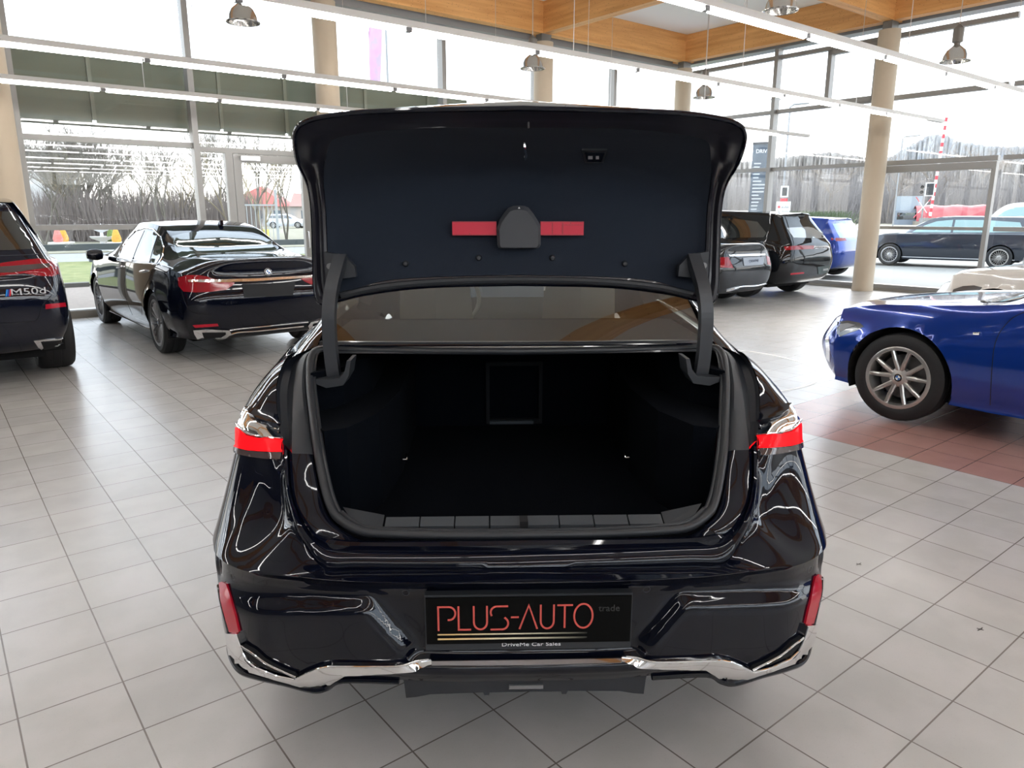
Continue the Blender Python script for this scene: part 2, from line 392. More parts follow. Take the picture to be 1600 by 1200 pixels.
# glass walls
def pane(rect, parent, plane, ax):
    x0, x1, z0, z1 = rect
    m = MB().box(x0, x1, plane-.004, plane+.004, z0, z1) if ax == 'a' else MB().box(plane-.004, plane+.004, x0, x1, z0, z1)
    m.mk('glass_pane', GLASS, parent)
wn = 0
def bay(ax, plane, x0, x1, zs, sill=True, verts=(), dark=False, vent=None):
    """one bay of the glass wall: post at x0, transoms at zs, panes between"""
    global wn; wn += 1; mb = MB()
    def bx(u0, u1, d, z0, z1):
        if ax == 'a': mb.box(u0, u1, plane-d, plane+.05, z0, z1)
        else: mb.box(plane-d, plane+.05, u0, u1, z0, z1)
    bx(x0-.045, x0+.045, .14, 0.02, 5.12)
    for z in zs: bx(x0+.045, x1-.045, .07, z-.04, z+.04)
    if sill: bx(x0+.045, x1-.045, .09, 0.02, .12)
    for v in verts: bx(v[0]-.035, v[0]+.035, .07, v[1], v[2])
    if vent:
        u0, u1, z0, z1 = vent
        for q in ((u0, u0+.09, z0, z1), (u1-.09, u1, z0, z1), (u0, u1, z0, z0+.09), (u0, u1, z1-.09, z1)): bx(q[0], q[1], .11, q[2], q[3])
    o = mb.mk('window_%d' % wn, FRAME, rz=GB); o['kind'] = 'structure'
    zz = [.10]+list(zs)+[5.1]
    if zs and zs[-1] > 4.8: zz[-1] = 5.1
    for i in range(len(zz)-1):
        if zz[i+1]-zz[i] > .1: pane((x0+.046, x1-.046, zz[i]+.041, zz[i+1]-.041), o, plane, ax)
    return o
bs = [1.3+2.4*q for q in range(-4, 7)]
for i, b in enumerate(bs[:-1]):
    if abs(b-3.7) < .05:
        # bay with the glass door
        wn += 1; mb = MB()
        mb.box(b-.045, b+.045, A1-.14, A1+.05, .02, 5.12)
        for z in (2.58, 5.0): mb.box(b+.045, b+2.355, A1-.07, A1+.05, z-.04, z+.04)
        mb.box(4.16, 4.28, A1-.07, A1+.05, 0.02, 2.54); mb.box(5.62, 5.76, A1-.07, A1+.05, 0.02, 2.54); mb.box(b+.045, 4.16, A1-.07, A1+.05, .02, .12)
        o = mb.mk('window_%d' % wn, FRAME, rz=GB); o['kind'] = 'structure'
        pane((b+.046, 4.159, .121, 2.539), o, A1, 'a'); pane((b+.046, b+2.354, 2.621, 4.959), o, A1, 'a'); pane((5.761, b+2.354, .03, 2.539), o, A1, 'a')
        md = MB()
        for q in ((4.29, 4.42, .03, 2.53), (5.48, 5.61, .03, 2.53), (4.42, 5.48, 2.40, 2.53), (4.42, 5.48, .03, .14)): md.box(q[0], q[1], A1-.06, A1+.04, q[2], q[3])
        d = md.mk('door_1', FRAME, rz=GB); d['kind'] = 'structure'
        pane((4.421, 5.479, .141, 2.399), d, A1, 'a')
        MB().box(4.40, 4.72, A1-.13, A1-.062, 2.43, 2.50).mk('door_closer', SATINCH, d)
        MB().tube([(5.52, A1-.063, .95), (5.52, A1-.12, .96), (5.52, A1-.12, 1.24), (5.52, A1-.063, 1.25)], .012).mk('door_handle', SATINCH, d, smooth=True)
        continue
    bay('a', A1, b, b+2.4, [1.355, 2.63, 5.0] if b < 3.7 else [2.63, 5.0])
as_ = [12.4-2.38*q for q in range(0, 10)]
as_ = [12.40, 10.0, 7.62, 5.3, 2.9, .5, -1.9, -4.3, -6.7, -9.0]
for i in range(len(as_)-1):
    a1, a0 = as_[i], as_[i+1]
    if i == 2:
        wn += 1; mb = MB(); P = B1
        mb.box(P-.14, P+.05, a1-.045, a1+.045, .02, 5.12)
        for z in (2.55, 3.8, 4.95): mb.box(P-.07, P+.05, a0+.045, a1-.045, z-.045, z+.045)
        o = mb.mk('window_%d' % wn, FRAME, rz=GB); o['kind'] = 'structure'
        for z0, z1 in ((2.6, 3.75), (3.85, 4.9)): pane((a0+.046, a1-.046, z0, z1), o, P, 'b')
        md = MB()
        for q in ((a1-.18, a1-.046, .02, 2.49), (a0+.046, a0+.12, .02, 2.49), (a0+.12, a1-.18, 2.36, 2.49), (a0+.12, a1-.18, .02, .13)): md.box(P-.09, P+.04, q[0], q[1], q[2], q[3])
        md.box(P-.05, P+.03, a0+.12, a1-.18, 1.25, 1.31)
        d = md.mk('door_2', FRAME, rz=GB); d['kind'] = 'structure'
        pane((a0+.121, a1-.181, .131, 1.249), d, P, 'b'); pane((a0+.121, a1-.181, 1.311, 2.359), d, P, 'b')
        MB().tube([(P-.091, a1-.12, .85), (P-.15, a1-.12, .86), (P-.15, a1-.12, 1.20), (P-.091, a1-.12, 1.21)], .014).mk('door_handle', SATINCH, d, smooth=True)
        continue
    bay('b', B1, a0, a1, [2.55, 3.8, 4.95] if i < 2 else [1.28, 2.55, 3.8, 4.95], vent=(7.70, 8.80, 3.80, 4.90) if i == 1 else None)
# plain walls behind the viewer, with a glazed band that lights the hall
WALLM = mat('wall_white', (.62, .62, .60), .7)
struct('wall_back', MB().box(B0-.2, B0, A0, A1, 0, 5.75), mat('wall_grey', (.13, .13, .128), .7))
struct('wall_near', MB().box(B0, B1, A0-.2, A0, 0, 2.7).box(B0, B1, A0-.2, A0, 5.0, 5.75), WALLM)
for q in range(9):
    b0 = B0+q*(B1-B0)/9; b1 = B0+(q+1)*(B1-B0)/9; wn += 1
    o = MB().box(b0-.06, b0+.06, A0-.16, A0-.02, 2.7, 5.0).box(b0+.06, b1-.06, A0-.14, A0-.04, 3.85, 3.95).mk('window_%d' % wn, FRAMED, rz=GB); o['kind'] = 'structure'
    pane((b0+.061, b1-.061, 2.71, 3.84), o, A0-.09, 'a'); pane((b0+.061, b1-.061, 3.96, 4.99), o, A0-.09, 'a')
# green cladding boards on the canopy outside the left glass wall
GREENP = mat('green_cladding', (.135, .165, .125), .28, 0, .35, noise=((.4, .4, 4), .3, (.17, .205, .165)))
js = [-3.5, -1.2, .1, 2.36, 4.28, 5.42, 7.0, 8.4, 9.4]
kk = 30
for i in range(len(js)-1):
    kk += 1; o = struct('trim_%d' % kk, MB().box(js[i]+.03, js[i+1]-.03, 13.30, 13.36, 2.92, 3.90), GREENP)
    MB().box(js[i]-.028, js[i]+.028, 13.27, 13.345, 2.96, 3.87).mk('joint_strip', mat('joint_green', (.22, .25, .2), .4), o)
kk += 1; struct('trim_%d' % kk, MB().box(js[0], js[-1], 13.27, 13.40, 3.90, 3.95).box(js[0], js[-1], 13.27, 13.40, 2.87, 2.92), mat('joint_dark', (.09, .1, .085), .5))
# hanging light rails
RAILM = mat('rail_white', (.60, .59, .57), .5)
TUBEM = mat('tube_lit', (1, 1, 1), .4, emit=(1, .985, .965), es=TUBE)
rl = {3.85: 'white light rail of tubes nearest the viewer, crossing the upper right', 5.85: 'long white light rail ending in front of the beige column by the glass door',
      8.62: 'white light rail passing behind the top edge of the raised boot lid', 10.93: 'lowest and farthest white light rail on the left, close to the glass wall',
      1.3: 'unseen white light rail added straight above the viewer for reflections', -1.2: 'unseen white light rail added behind the viewer for reflections', -3.7: 'second unseen light rail added behind the viewer for reflections', -6.2: 'hindmost unseen light rail added behind the viewer for reflections'}  # these four rails are out of view, added for reflections in the cars
for a, lab in rl.items():
    t = empty('light_rail', b2w(0, a, 3.1), GB, label=lab, cat='ceiling light', group='hanging rails of tube lights')
    e0, e1 = (-8.0, 14.25 if a < 8 else 14.7)
    MB().box(e0, e1, -.035, .035, .0, .055).mk('rail', RAILM, t)
    b = 2.07-1.44*7; n_ = 0
    while b+1.40 < e1:
        if b > e0:
            MB().tube([(b+.04, 0, -.028), (b+1.40, 0, -.028)], .017, 10).mk('light_tube', TUBEM, t, smooth=True)
            MB().box(b-.02, b+.038, -.02, .02, -.035, 0).mk('tube_holder', FRAMED, t)
            if n_ % 2 == 0: MB().tube([(b+.5, 0, .05), (b+.5, 0, ZC-3.1)], .004, 5).mk('hanging_wire', SATINCH, t)
            n_ += 1
        b += 1.44
# industrial pendant lamps
BELL = mat('lamp_bell', (.55, .53, .50), .14, .75)
def bplane(px, py, b):
    r = ray(px, py); rb = r.x*ca+r.y*sa; t = b/rb; return V((r.x*t, r.y*t, H+r.z*t))
def aplane(px, py, a):
    r = ray(px, py); ra = -r.x*sa+r.y*ca; t = a/ra; return V((r.x*t, r.y*t, H+r.z*t))
pend = [(bplane(1492, 97, 14.3), 'pendant lamp with glassy bell hanging at the upper right in front of the window'),
        (aplane(380, 36, 11.3), 'pendant lamp at the upper left, cut by the top of the picture'),
        (aplane(832, 108, 11.5), 'pendant lamp in front of the column above the boot lid'),
        (bplane(1100, 153, 13.9), 'pendant lamp hanging beside the corner column'),
        (aplane(1219, 18, 6.2), 'pendant lamp in front of the timber beam at the top right')]
for p, lab in pend:
    t = empty('pendant_lamp', p, 0, label=lab, cat='lamp', group='industrial pendant lamps')
    MB().lathe([(.235, .0), (.24, .012), (.205, .02), (.19, .10), (.15, .18), (.08, .24), (.05, .27), (.045, .265), (.14, .175), (.18, .09), (.2, .0)], 32).mk('bell', BELL, t, smooth=True)
    MB().lathe([(0, .05), (.05, .055), (.06, .10), (.045, .16), (.03, .22), (0, .22)], 16).mk('bulb', mat('bulb_white', (.8, .8, .78), .3), t, smooth=True)
    MB().lathe([(0, .27), (.05, .27), (.05, .30), (.085, .32), (.085, .53), (.05, .56), (.02, .60), (0, .60)], 20).mk('ballast_housing', mat('lamp_housing', (.20, .19, .175), .45, .5), t, smooth=True)
    MB().tube([(0, 0, .58), (0, 0, ZC-p.z)], .008, 6).mk('hanging_cable', SATINCH, t)
# small wall-mounted floodlight at the top left column and the thin ring line on the floor
R = 1.19; c = V((1.93, 7.47, 0)); N = 96
vv = []
for i in range(N):
    q = 2*math.pi*i/N; d = V((math.cos(q), math.sin(q), 0)); vv += [c+d*(R-.018)+V((0, 0, .0015)), c+d*(R+.018)+V((0, 0, .0015)), c+d*(R+.018)+V((0, 0, 0.0002)), c+d*(R-.018)+V((0, 0, 0.0002))]
tag(mk('floor_ring', vv, [(4*i+q, 4*i+(q+1) % 4, 4*((i+1) % N)+(q+1) % 4, 4*((i+1) % N)+q) for i in range(N) for q in range(4)], mat('floor_line_white', (.8, .79, .76), .4)), 'thin white ring line on the tiles between the open boot and the blue car', 'floor marking')
for (px, py, lab) in ((1342, 882, 'small dark scuff mark on the pale tile right of the bumper'), (1532, 984, 'tiny curved scuff mark on the tile at the lower right')):
    p = gnd(px, py); m = MB()
    for (dx, dy, ex, ey) in ((-.014, -.006, .012, .010), (-.008, .010, .010, -.004), (.0, .0, .016, .014)): m.bar(p+V((dx, dy, .0008)), p+V((ex, ey, .0008)), .003, .0012)
    tag(m.mk('scuff_mark', mat('scuff_dark', (.05, .04, .035), .8)), lab, 'mark')
# ================================================================ WHEELS AND ARCHES
def carve(vv, ff, yw, zw, R_, xmin=.55):
    ins = [abs(v.x) > xmin and ((v.y-yw)**2+(v.z-zw)**2 < R_*R_ or (v.z < zw and abs(v.y-yw) < R_)) for v in vv]
    ff = [f for f in ff if not all(ins[i] for i in f)]
    for i, v in enumerate(vv):
        if ins[i] and v.z < zw:
            vv[i] = V((v.x, yw+(R_ if v.y > yw else -R_)*math.sqrt(max(.3, 1-((v.z-zw)/R_)**2)), v.z))
        elif ins[i]:
            d = V((0, v.y-yw, v.z-zw)); l = d.length or 1e-6
            vv[i] = V((v.x, yw+d.y/l*R_, zw+d.z/l*R_))
    return vv, ff
def wheel(parent, c, side, R_=.335, rim=.235, wd=.235, spokes=5, style='pair', metal=None, badge=True, name='wheel'):
    """tyre > rim, brake_disc, hub badge; side=-1 for the left of the car"""
    metal = metal or ALLOY; h = wd/2; s = side
    t = MB().lathe([(rim-.004, -h*.9), (rim+.012, -h), (R_-.035, -h*1.02), (R_-.008, -h*.86), (R_, -h*.6), (R_, -h*.3), (R_-.006, -h*.28), (R_-.006, -h*.22), (R_, -h*.2), (R_, h*.2), (R_-.006, h*.22), (R_-.006, h*.28), (R_, h*.3), (R_, h*.6), (R_-.008, h*.86), (R_-.035, h*1.02), (rim+.012, h), (rim-.004, h*.9)], 48, c, 'x').mk(name, TYRE, parent, smooth=True)
    c = V(c); o = s*h
    MB().lathe([(rim+.006, o*.96), (rim-.004, o*1.0), (rim-.022, o*.98), (rim-.028, o*.80), (rim-.03, -o*.8), (rim+.0, -o*.95)], 48, c, 'x').mk('rim_barrel', metal, t, smooth=True)
    sp_ = MB(); fx = o*.80; hx = o*.62
    def spoke(a0, a1, w0, w1):
        p = c+V((hx+s*.012, math.cos(a0)*.055, math.sin(a0)*.055)); q = c+V((fx+s*.01, math.cos(a1)*(rim-.014), math.sin(a1)*(rim-.014)))
        d = (q-p).normalized(); n = V((s, 0, 0)); u = d.cross(n).normalized()
        vv = []
        for P_, w_ in ((p, w0), (p.lerp(q, .5)+V((s*.006, 0, 0)), (w0+w1)/2), (q, w1)):
            vv += [P_-u*w_/2-n*.028, P_-u*w_*.5+n*-.004, P_-u*w_*.22+n*.004, P_+u*w_*.22+n*.004, P_+u*w_*.5+n*-.004, P_+u*w_/2-n*.028]
        f = []
        for j in (0, 6): f += [(j+i, j+(i+1) % 6, j+6+(i+1) % 6, j+6+i) for i in range(6)]
        sp_.add(vv, f)
    for i in range(spokes):
        a = 2*math.pi*i/spokes+.31
        if style == 'pair': spoke(a-.20, a-.30, .033, .027); spoke(a+.20, a+.30, .033, .027)
        elif style == 'multi': spoke(a-.10, a-.16, .018, .013); spoke(a+.10, a+.16, .018, .013)
        else: spoke(a, a, .045, .032)
    sp_.lathe([(0, hx+s*.02), (.035, hx+s*.02), (.07, hx+s*.008), (.078, hx-s*.03)], 30, c, 'x')
    sp_.mk('spokes', metal, t, smooth=False)
    MB().lathe([(.06, o*.1), (rim*.72, o*.1), (rim*.72, o*.02), (.06, o*.02)], 36, c, 'x').mk('brake_disc', DALLOY, t)
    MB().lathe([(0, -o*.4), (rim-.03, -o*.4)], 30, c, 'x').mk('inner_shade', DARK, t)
    if badge: roundel(t, c+V((hx+s*.021, 0, 0)), (s, 0, 0), .032, 'hub_cap')
    return t
def arch(parent, yw, zw, R_, W_, xin=.55):
    m = MB()
    for s in (-1, 1):
        m.lathe([(R_+.002, s*xin), (R_+.002, s*(W_-.03))], 30, (0, yw, zw), 'x', -.35, math.pi+.35)
        m.lathe([(0.01, s*xin), (R_+.002, s*xin)], 30, (0, yw, zw), 'x', -.35, math.pi+.35)
    return m.mk('wheel_arch_liner', DARK, parent)
# ================================================================ THE BLACK SALOON WITH ITS BOOT OPEN
AC = rad(1.5)
car = empty('saloon_car', (0.039, 1.672, 0), AC, label='large black saloon in the foreground seen from behind with its boot lid raised', cat='car')
CS = [  # crease (C), shoulder (S), inner edge (T), flare exponent
 ((0, 0, .648), None, (0, .08, .647), 1), ((.22, .003, .648), None, (.20, .085, .645), 1), ((.45, .022, .647), None, (.432, .10, .641), 1),
 ((.58, .05, .645), None, (.532, .103, .645), 1), ((.655, .068, .643), None, (.595, .15, .696), 1.5), ((.725, .092, .64), None, (.629, .19, .742), 1.9),
 ((.79, .137, .637), None, (.669, .274, .808), 2.2), ((.845, .192, .634), (.752, .368, .918), (.697, .374, .903), 2.2), ((.887, .278, .63), (.832, .43, .945), (.734, .47, .954), 2),
 ((.924, .42, .63), (.872, .60, .958), (.768, .60, 1.03), 1.6), ((.934, .70, .63), (.897, .80, .968), (.766, .74, 1.09), 1.3), ((.940, 1.05, .64), (.915, 1.05, .985), (.78, 1.0, 1.06), 1),
 ((.945, 1.6, .64), (.932, 1.6, 1.02), (.80, 1.6, 1.075), 1), ((.955, 2.6, .64), (.94, 2.6, 1.03), (.82, 2.6, 1.085), 1), ((.95, 3.8, .64), (.93, 3.8, 1.0), (.80, 3.8, 1.06), 1),
 ((.94, 4.6, .63), (.89, 4.6, .93), (.72, 4.6, .99), 1), ((.80, 5.12, .62), (.74, 5.05, .84), (.60, 4.98, .90), 1), ((.40, 5.28, .62), (.36, 5.22, .80), (.30, 5.15, .87), 1), ((0, 5.32, .62), (0, 5.27, .79), (0, 5.2, .86), 1)]
LOW = [(None, .045), (None, .022), (.40, .008), (.50, .004), (.60, .002), (.642, .010), (.6475, .0)]
ZBOT = [.338, .338, .338, .302, .300, .298, .294, .290, .285, .27, .25, .24, .22, .22, .22, .24, .28, .28, .28]
cols = []
for i, (C, S, T, pw) in enumerate(CS):
    C, T = V(C), V(T)
    a = V(CS[i-1][0]) if i else V((-.22, .003, 0)); b = V(CS[i+1][0]) if i < len(CS)-1 else V((-.4, 5.28, 0))
    d = b-a; n = V((d.y, -d.x, 0)).normalized()
    rows = []
    for j, (z, e_) in enumerate(LOW):
        z0 = ZBOT[i] if j == 0 else (ZBOT[i]+.03 if j == 1 else z)
        p = C-n*e_; p.z = z0-(.648-C.z)*(1 if j > 1 else 0); 
        if i in (0, len(CS)-1): p.x = 0
        rows.append(p)
    for f in (.05, .15, .3, .5, .7, .85, 1.0):
        if S is None:
            hx = 1-(1-f)**pw; p = C.lerp(T, hx); p.z = C.z+(T.z-C.z)*f
        else:
            S_ = V(S)
            if f <= .7:
                g = f/.7; hx = 1-(1-g)**pw; p = C.lerp(S_, hx); p.z = C.z+(S_.z-C.z)*g
                p += n*(.014*math.sin(math.pi*g))
            else:
                g = (f-.7)/.3; p = S_.lerp(T, g); p.z += .012*math.sin(math.pi*g)
        rows.append(p)
    cols.append(rows)
NV = [4, 8, 17, 14, 6, 1]+[2, 3, 4, 4, 4, 4, 4]
NU = [18, 34, 20, 10, 8, 8, 8, 8, 8, 8, 8, 12, 20, 24, 16, 10, 6, 5]
C1 = [crline(r, NV) for r in cols]
nrow = len(C1[0])
G_ = [crline([C1[i][j] for i in range(len(C1))], NU) for j in range(nrow)]
def sstep(a, b, x):
    t = max(0, min(1, (x-a)/(b-a))); return t*t*(3-2*t)
DSP = [[0.0]*len(G_[0]) for _ in G_]
for j_, r in enumerate(G_):
    for k_, p in enumerate(r):
        if p.y < .6 and p.z < .63:
            ax = abs(p.x); xd = .306+(p.z-.449)*.789 if p.z > .449 else .306
            zt = .577 if ax < .42 else .577-(ax-.42)*.125
            s_ = min((ax-xd)*.8, zt-p.z)
            q = 1-sstep(-.019, .019, s_)
            rec = .038*q*sstep(.40, .43, p.z)*(1-.55*sstep(.585, .64, p.z))
            if ax < .88: DSP[j_][k_] = rec
for _ in range(5):
    DSP = [[(DSP[j][k]*2+DSP[max(j-1, 0)][k]+DSP[min(j+1, len(DSP)-1)][k]+DSP[j][max(k-1, 0)]+DSP[j][min(k+1, len(DSP[0])-1)])/6 for k in range(len(DSP[0]))] for j in range(len(DSP))]
for j_, r in enumerate(G_):
    for k_, p in enumerate(r):
        if p.z < .645 and DSP[j_][k_] > 1e-5: r[k_] = p+V((0, DSP[j_][k_], 0))
vv, ff = grid(G_)
for i, v in enumerate(vv):
    if abs(v.x) < .002: vv[i] = V((0, v.y, v.z))
vv, ff = mirrorx(vv, clean(ff, vv), 1e-3)
full_v, full_f = list(vv), list(ff)
for yw in (1.25, 4.36): vv, ff = carve(vv, ff, yw, .36, .385, .6)
mk('body_shell', vv, ff, BLACK, car, smooth=True, sharp=62)
cb = Body(car, full_v, full_f)
arch(car, 1.25, .36, .385, .93); arch(car, 4.36, .36, .385, .93)
for yw in (1.25, 4.36):
    for s in (-1, 1): wheel(car, (s*.815, yw, .36), s, .36, .26, .27, 5, 'pair')
MB().box(-.78, .78, .45, 5.0, .20, .32).mk('underbody', DARK, car)
# bonnet and cabin
hd = []
for y, z0, z1, x in ((3.85, 1.075, 1.10, .79), (4.3, 1.04, 1.07, .755), (4.7, .985, 1.02, .69), (4.98, .90, .945, .60), (5.15, .87, .90, .30)):
    hd.append([V((x*t, y+(.05*(1-t*t) if y > 4.6 else 0), z1+(z0-z1)*t**3)) for t in (0, .25, .5, .75, .9, 1)])
v_, f_ = grid([crline(r, 3) for r in hd]); v_, f_ = mirrorx(v_, f_); mk('bonnet', v_, f_, BLACK, car, smooth=True)
Bl = [(.768, .70, 1.075), (.785, 1.0, 1.065), (.80, 1.4, 1.072), (.805, 1.9, 1.08), (.82, 2.6, 1.088), (.81, 3.3, 1.08), (.80, 3.85, 1.075)]
Gl = [(.675, .765, 1.118), (.645, 1.05, 1.262), (.605, 1.42, 1.415), (.60, 1.9, 1.485), (.605, 2.6, 1.50), (.60, 3.05, 1.455), (.68, 3.8, 1.13)]
def strip(A, B, n, bulge, k=6, u=6):
    A = crline(A, k); B = crline(B, k); rows = []
    for a, b in zip(A, B):
        rows.append([a.lerp(b, t/u)+V((bulge*math.sin(math.pi*t/u), 0, 0)) for t in range(u+1)])
    return grid(rows)
v_, f_ = strip(Bl[:3], Gl[:3], 6, .012); mk('rear_pillar', v_, f_, BLACK, car, smooth=True); mk('rear_pillar', [V((-q.x, q.y, q.z)) for q in v_], f_, BLACK, car, smooth=True)
v_, f_ = strip(Bl[2:], Gl[2:], 6, .012); TINT = glassmat('tinted_glass', (.55, .57, .53), .9, .12); mk('side_glass', v_, f_, TINT, car, smooth=True); mk('side_glass', [V((-q.x, q.y, q.z)) for q in v_], f_, TINT, car, smooth=True)
MB().tube(crline(Gl[1:], 6), .022).tube([V((-p.x, p.y, p.z)) for p in crline(Gl[1:], 6)], .022).bar((.80, 2.35, 1.08), (.61, 2.4, 1.49), .03, .09).bar((-.80, 2.35, 1.08), (-.61, 2.4, 1.49), .03, .09).mk('roof_rail', BLACK, car, smooth=True)
rf = [[V((Gl[i][0]*t, Gl[i][1]-(0 if i else 0)+.0, Gl[i][2]+.035*(1-t*t))) for t in (0, .3, .6, .85, 1)] for i in (2, 3, 4, 5)]
v_, f_ = grid([crline(r, 3) for r in rf]); v_, f_ = mirrorx(v_, f_); mk('roof', v_, f_, BLACK, car, smooth=True)
def sheet(p0, p1, x0, x1, c0, c1, name, m, n=10):
    rows = []
    for j in range(n+1):
        t = j/n; w_ = x0+(x1-x0)*t; rows.append([V((w_*u/8, p0[0]+(p1[0]-p0[0])*t-(c0*(1-t)+c1*t)*(1-(u/8)**2), p0[1]+(p1[1]-p0[1])*t+.02*math.sin(math.pi*t)+.02*t*(1-(u/8)**2))) for u in range(9)])
    v_, f_ = grid(rows); v_, f_ = mirrorx(v_, f_, 1e-6); return mk(name, v_, f_, m, car, smooth=True)
sheet((.81, 1.118), (1.42, 1.425), .66, .60, .03, .0, 'rear_window', TINT)
sheet((3.86, 1.09), (3.05, 1.465), .72, .60, -.12, -.08, 'windscreen', TINT)
# cowl between boot seal and rear window
rows = []
for (y, z, x) in ((.742, 1.098, .62), (.75, 1.115, .64), (.765, 1.118, .66), (.775, 1.108, .665), (.785, 1.112, .67), (.80, 1.126, .675), (.83, 1.126, .675)):
    rows.append([V((x*u/8, y-.02*(1-(u/8)**2), z)) for u in range(9)])
v_, f_ = grid(rows); v_, f_ = mirrorx(v_, f_, 1e-6); mk('window_cowl', v_, f_, SATIN, car, smooth=True)
MB().tube(crline([(-.62, .755, 1.121), (-.3, .738, 1.124), (0, .735, 1.125), (.3, .738, 1.124), (.62, .755, 1.121)], 6), .005).mk('cowl_strip', PIANO, car, smooth=True)
# frame of the boot opening
R0 = [(0, .08, .647), (.20, .085, .645), (.432, .10, .641), (.532, .103, .645), (.595, .15, .696), (.629, .19, .742), (.669, .274, .808), (.697, .374, .903), (.734, .47, .954), (.768, .60, 1.03), (.766, .74, 1.09), (.70, .80, 1.125)]
R1 = [(0, .13, .702), (.20, .132, .701), (.40, .14, .70), (.50, .148, .702), (.549, .156, .708), (.593, .19, .741), (.635, .252, .787), (.663, .346, .879), (.69, .47, .95), (.715, .60, 1.02), (.722, .72, 1.085), (.67, .775, 1.115)]
R2 = [(0, .15, .697), (.20, .15, .697), (.36, .15, .697), (.438, .152, .70), (.506, .176, .728), (.545, .215, .758), (.575, .27, .805), (.603, .345, .877), (.646, .48, .959), (.680, .60, 1.04), (.69, .71, 1.10), (.65, .765, 1.112)]
R3 = [(0, .165, .709), (.2, .166, .711), (.378, .169, .722), (.454, .18, .732), (.503, .208, .752), (.520, .23, .768), (.545, .28, .81), (.579, .355, .887), (.617, .48, .959), (.65, .60, 1.032), (.661, .69, 1.10), (.62, .74, 1.107)]
def ringstrip(A, B, i0, i1, name, m, prof, k=6, parent=None):
    """prof: list of (t, dy, dz) across the strip"""
    A = crline(A, k)[i0*k:i1*k+1]; B = crline(B, k)[i0*k:i1*k+1]
    rows = [[a.lerp(b, t)+V((0, dy, dz)) for t, dy, dz in prof] for a, b in zip(A, B)]
    v_, f_ = grid(rows); 
    if i0 > 0:
        mk(name, v_, f_, m, parent or car, smooth=True); return mk(name, [V((-q.x, q.y, q.z)) for q in v_], [tuple(reversed(f)) for f in f_], m, parent or car, smooth=True)
    v_, f_ = mirrorx(v_, f_, 1e-5); return mk(name, v_, f_, m, parent or car, smooth=True)
ringstrip(R0, R1, 0, 7, 'boot_sill', BLACK, [(0, .004, -.006), (.06, -.002, .0), (.25, -.006, .004), (.5, -.004, .002), (.62, .004, -.002), (.8, -.004, .004), (1, 0, 0)])
ringstrip(R0, R1, 7, 11, 'gutter', SATIN, [(0, .004, -.006), (.1, .02, -.012), (.5, .026, -.014), (.9, .01, -.006), (1, 0, 0)])
ringstrip(R1, R2, 0, 7, 'lower_opening_frame', PIANO, [(0, 0, 0), (.3, -.006, .002), (.8, -.003, .002), (1, .004, -.003)])
ringstrip(R1, R2, 7, 11, 'upper_opening_frame', PLASTIC, [(0, 0, 0), (.3, -.005, .002), (.8, -.003, .002), (1, .004, -.003)])
sm = [V(a).lerp(V(b), .55)+V((0, -.002, .003)) for a, b in zip(R2, R3)]+[V((.55, .752, 1.107)), V((.3, .738, 1.105)), V((0, .732, 1.103))]
sl = crline(sm, 6); sl = sl+[V((-p.x, p.y, p.z)) for p in reversed(sl[1:-1])]
MB().tube(sl, .0125, 10, True).tube([p+V((-.011 if p.x > 0 else .011, .012, .006 if p.z < .75 else 0)) for p in sl], .007, 8, True).mk('boot_seal', RUBBER, car, smooth=True)
# boot lining
I3 = [V(p) for p in R3]
def lining(name, quads, m=CARPET): 
    b = MB()
    for q in quads: b.add(q, [tuple(range(len(q)))])
    return b.mk(name, m, car)
rows = []
k3 = crline(R3, 4)
for p in k3:
    o1 = V((p.x*1.02, p.y+.02, p.z-.012)); o2 = V((min(.72, p.x*1.12+.02), p.y+.07, p.z-.035)); rows.append([p, o1, o2])
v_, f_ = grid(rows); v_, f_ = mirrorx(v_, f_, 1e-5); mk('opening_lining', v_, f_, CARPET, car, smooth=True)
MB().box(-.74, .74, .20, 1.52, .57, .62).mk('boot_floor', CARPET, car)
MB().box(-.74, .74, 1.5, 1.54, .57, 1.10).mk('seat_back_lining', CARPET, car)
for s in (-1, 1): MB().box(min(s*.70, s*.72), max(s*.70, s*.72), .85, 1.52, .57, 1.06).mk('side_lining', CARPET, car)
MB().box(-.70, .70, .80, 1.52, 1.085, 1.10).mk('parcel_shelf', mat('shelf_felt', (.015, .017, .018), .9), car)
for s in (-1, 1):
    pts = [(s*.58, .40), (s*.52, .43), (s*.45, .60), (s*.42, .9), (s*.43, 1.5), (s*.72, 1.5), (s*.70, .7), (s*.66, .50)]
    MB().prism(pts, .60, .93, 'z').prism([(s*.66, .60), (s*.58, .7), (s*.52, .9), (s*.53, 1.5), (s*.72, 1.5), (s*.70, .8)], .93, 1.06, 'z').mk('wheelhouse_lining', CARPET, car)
    MB().tube([(s*.40, .885, .695), (s*.40, .865, .68), (s*.43, .865, .68), (s*.43, .885, .695)], .005).mk('lashing_eye', CHROME, car, smooth=True)
hm = MB().box(-.115, .135, 1.475, 1.50, .635, .655).box(-.115, .135, 1.475, 1.50, .90, .915).box(-.115, -.10, 1.475, 1.50, .655, .90).box(.12, .135, 1.475, 1.50, .655, .90).mk('ski_hatch', mat('hatch_frame', (.0012, .0022, .0042), .9), car)
MB().box(-.10, .095, 1.462, 1.474, .637, .650).mk('hatch_handle', mat('hatch_handle', (.035, .045, .055), .5), hm)
st = MB()
for i in range(8):
    x0 = -.385+i*.0965
    st.add([(x0+.002, .198, .716), (x0+.0945, .198, .716), (x0+.0945, .235, .728), (x0+.002, .235, .728), (x0+.002, .198, .690), (x0+.0945, .198, .690), (x0+.0945, .25, .70), (x0+.002, .25, .70)], [(0, 1, 2, 3), (0, 4, 5, 1), (2, 6, 7, 3), (0, 3, 7, 4), (1, 5, 6, 2)])
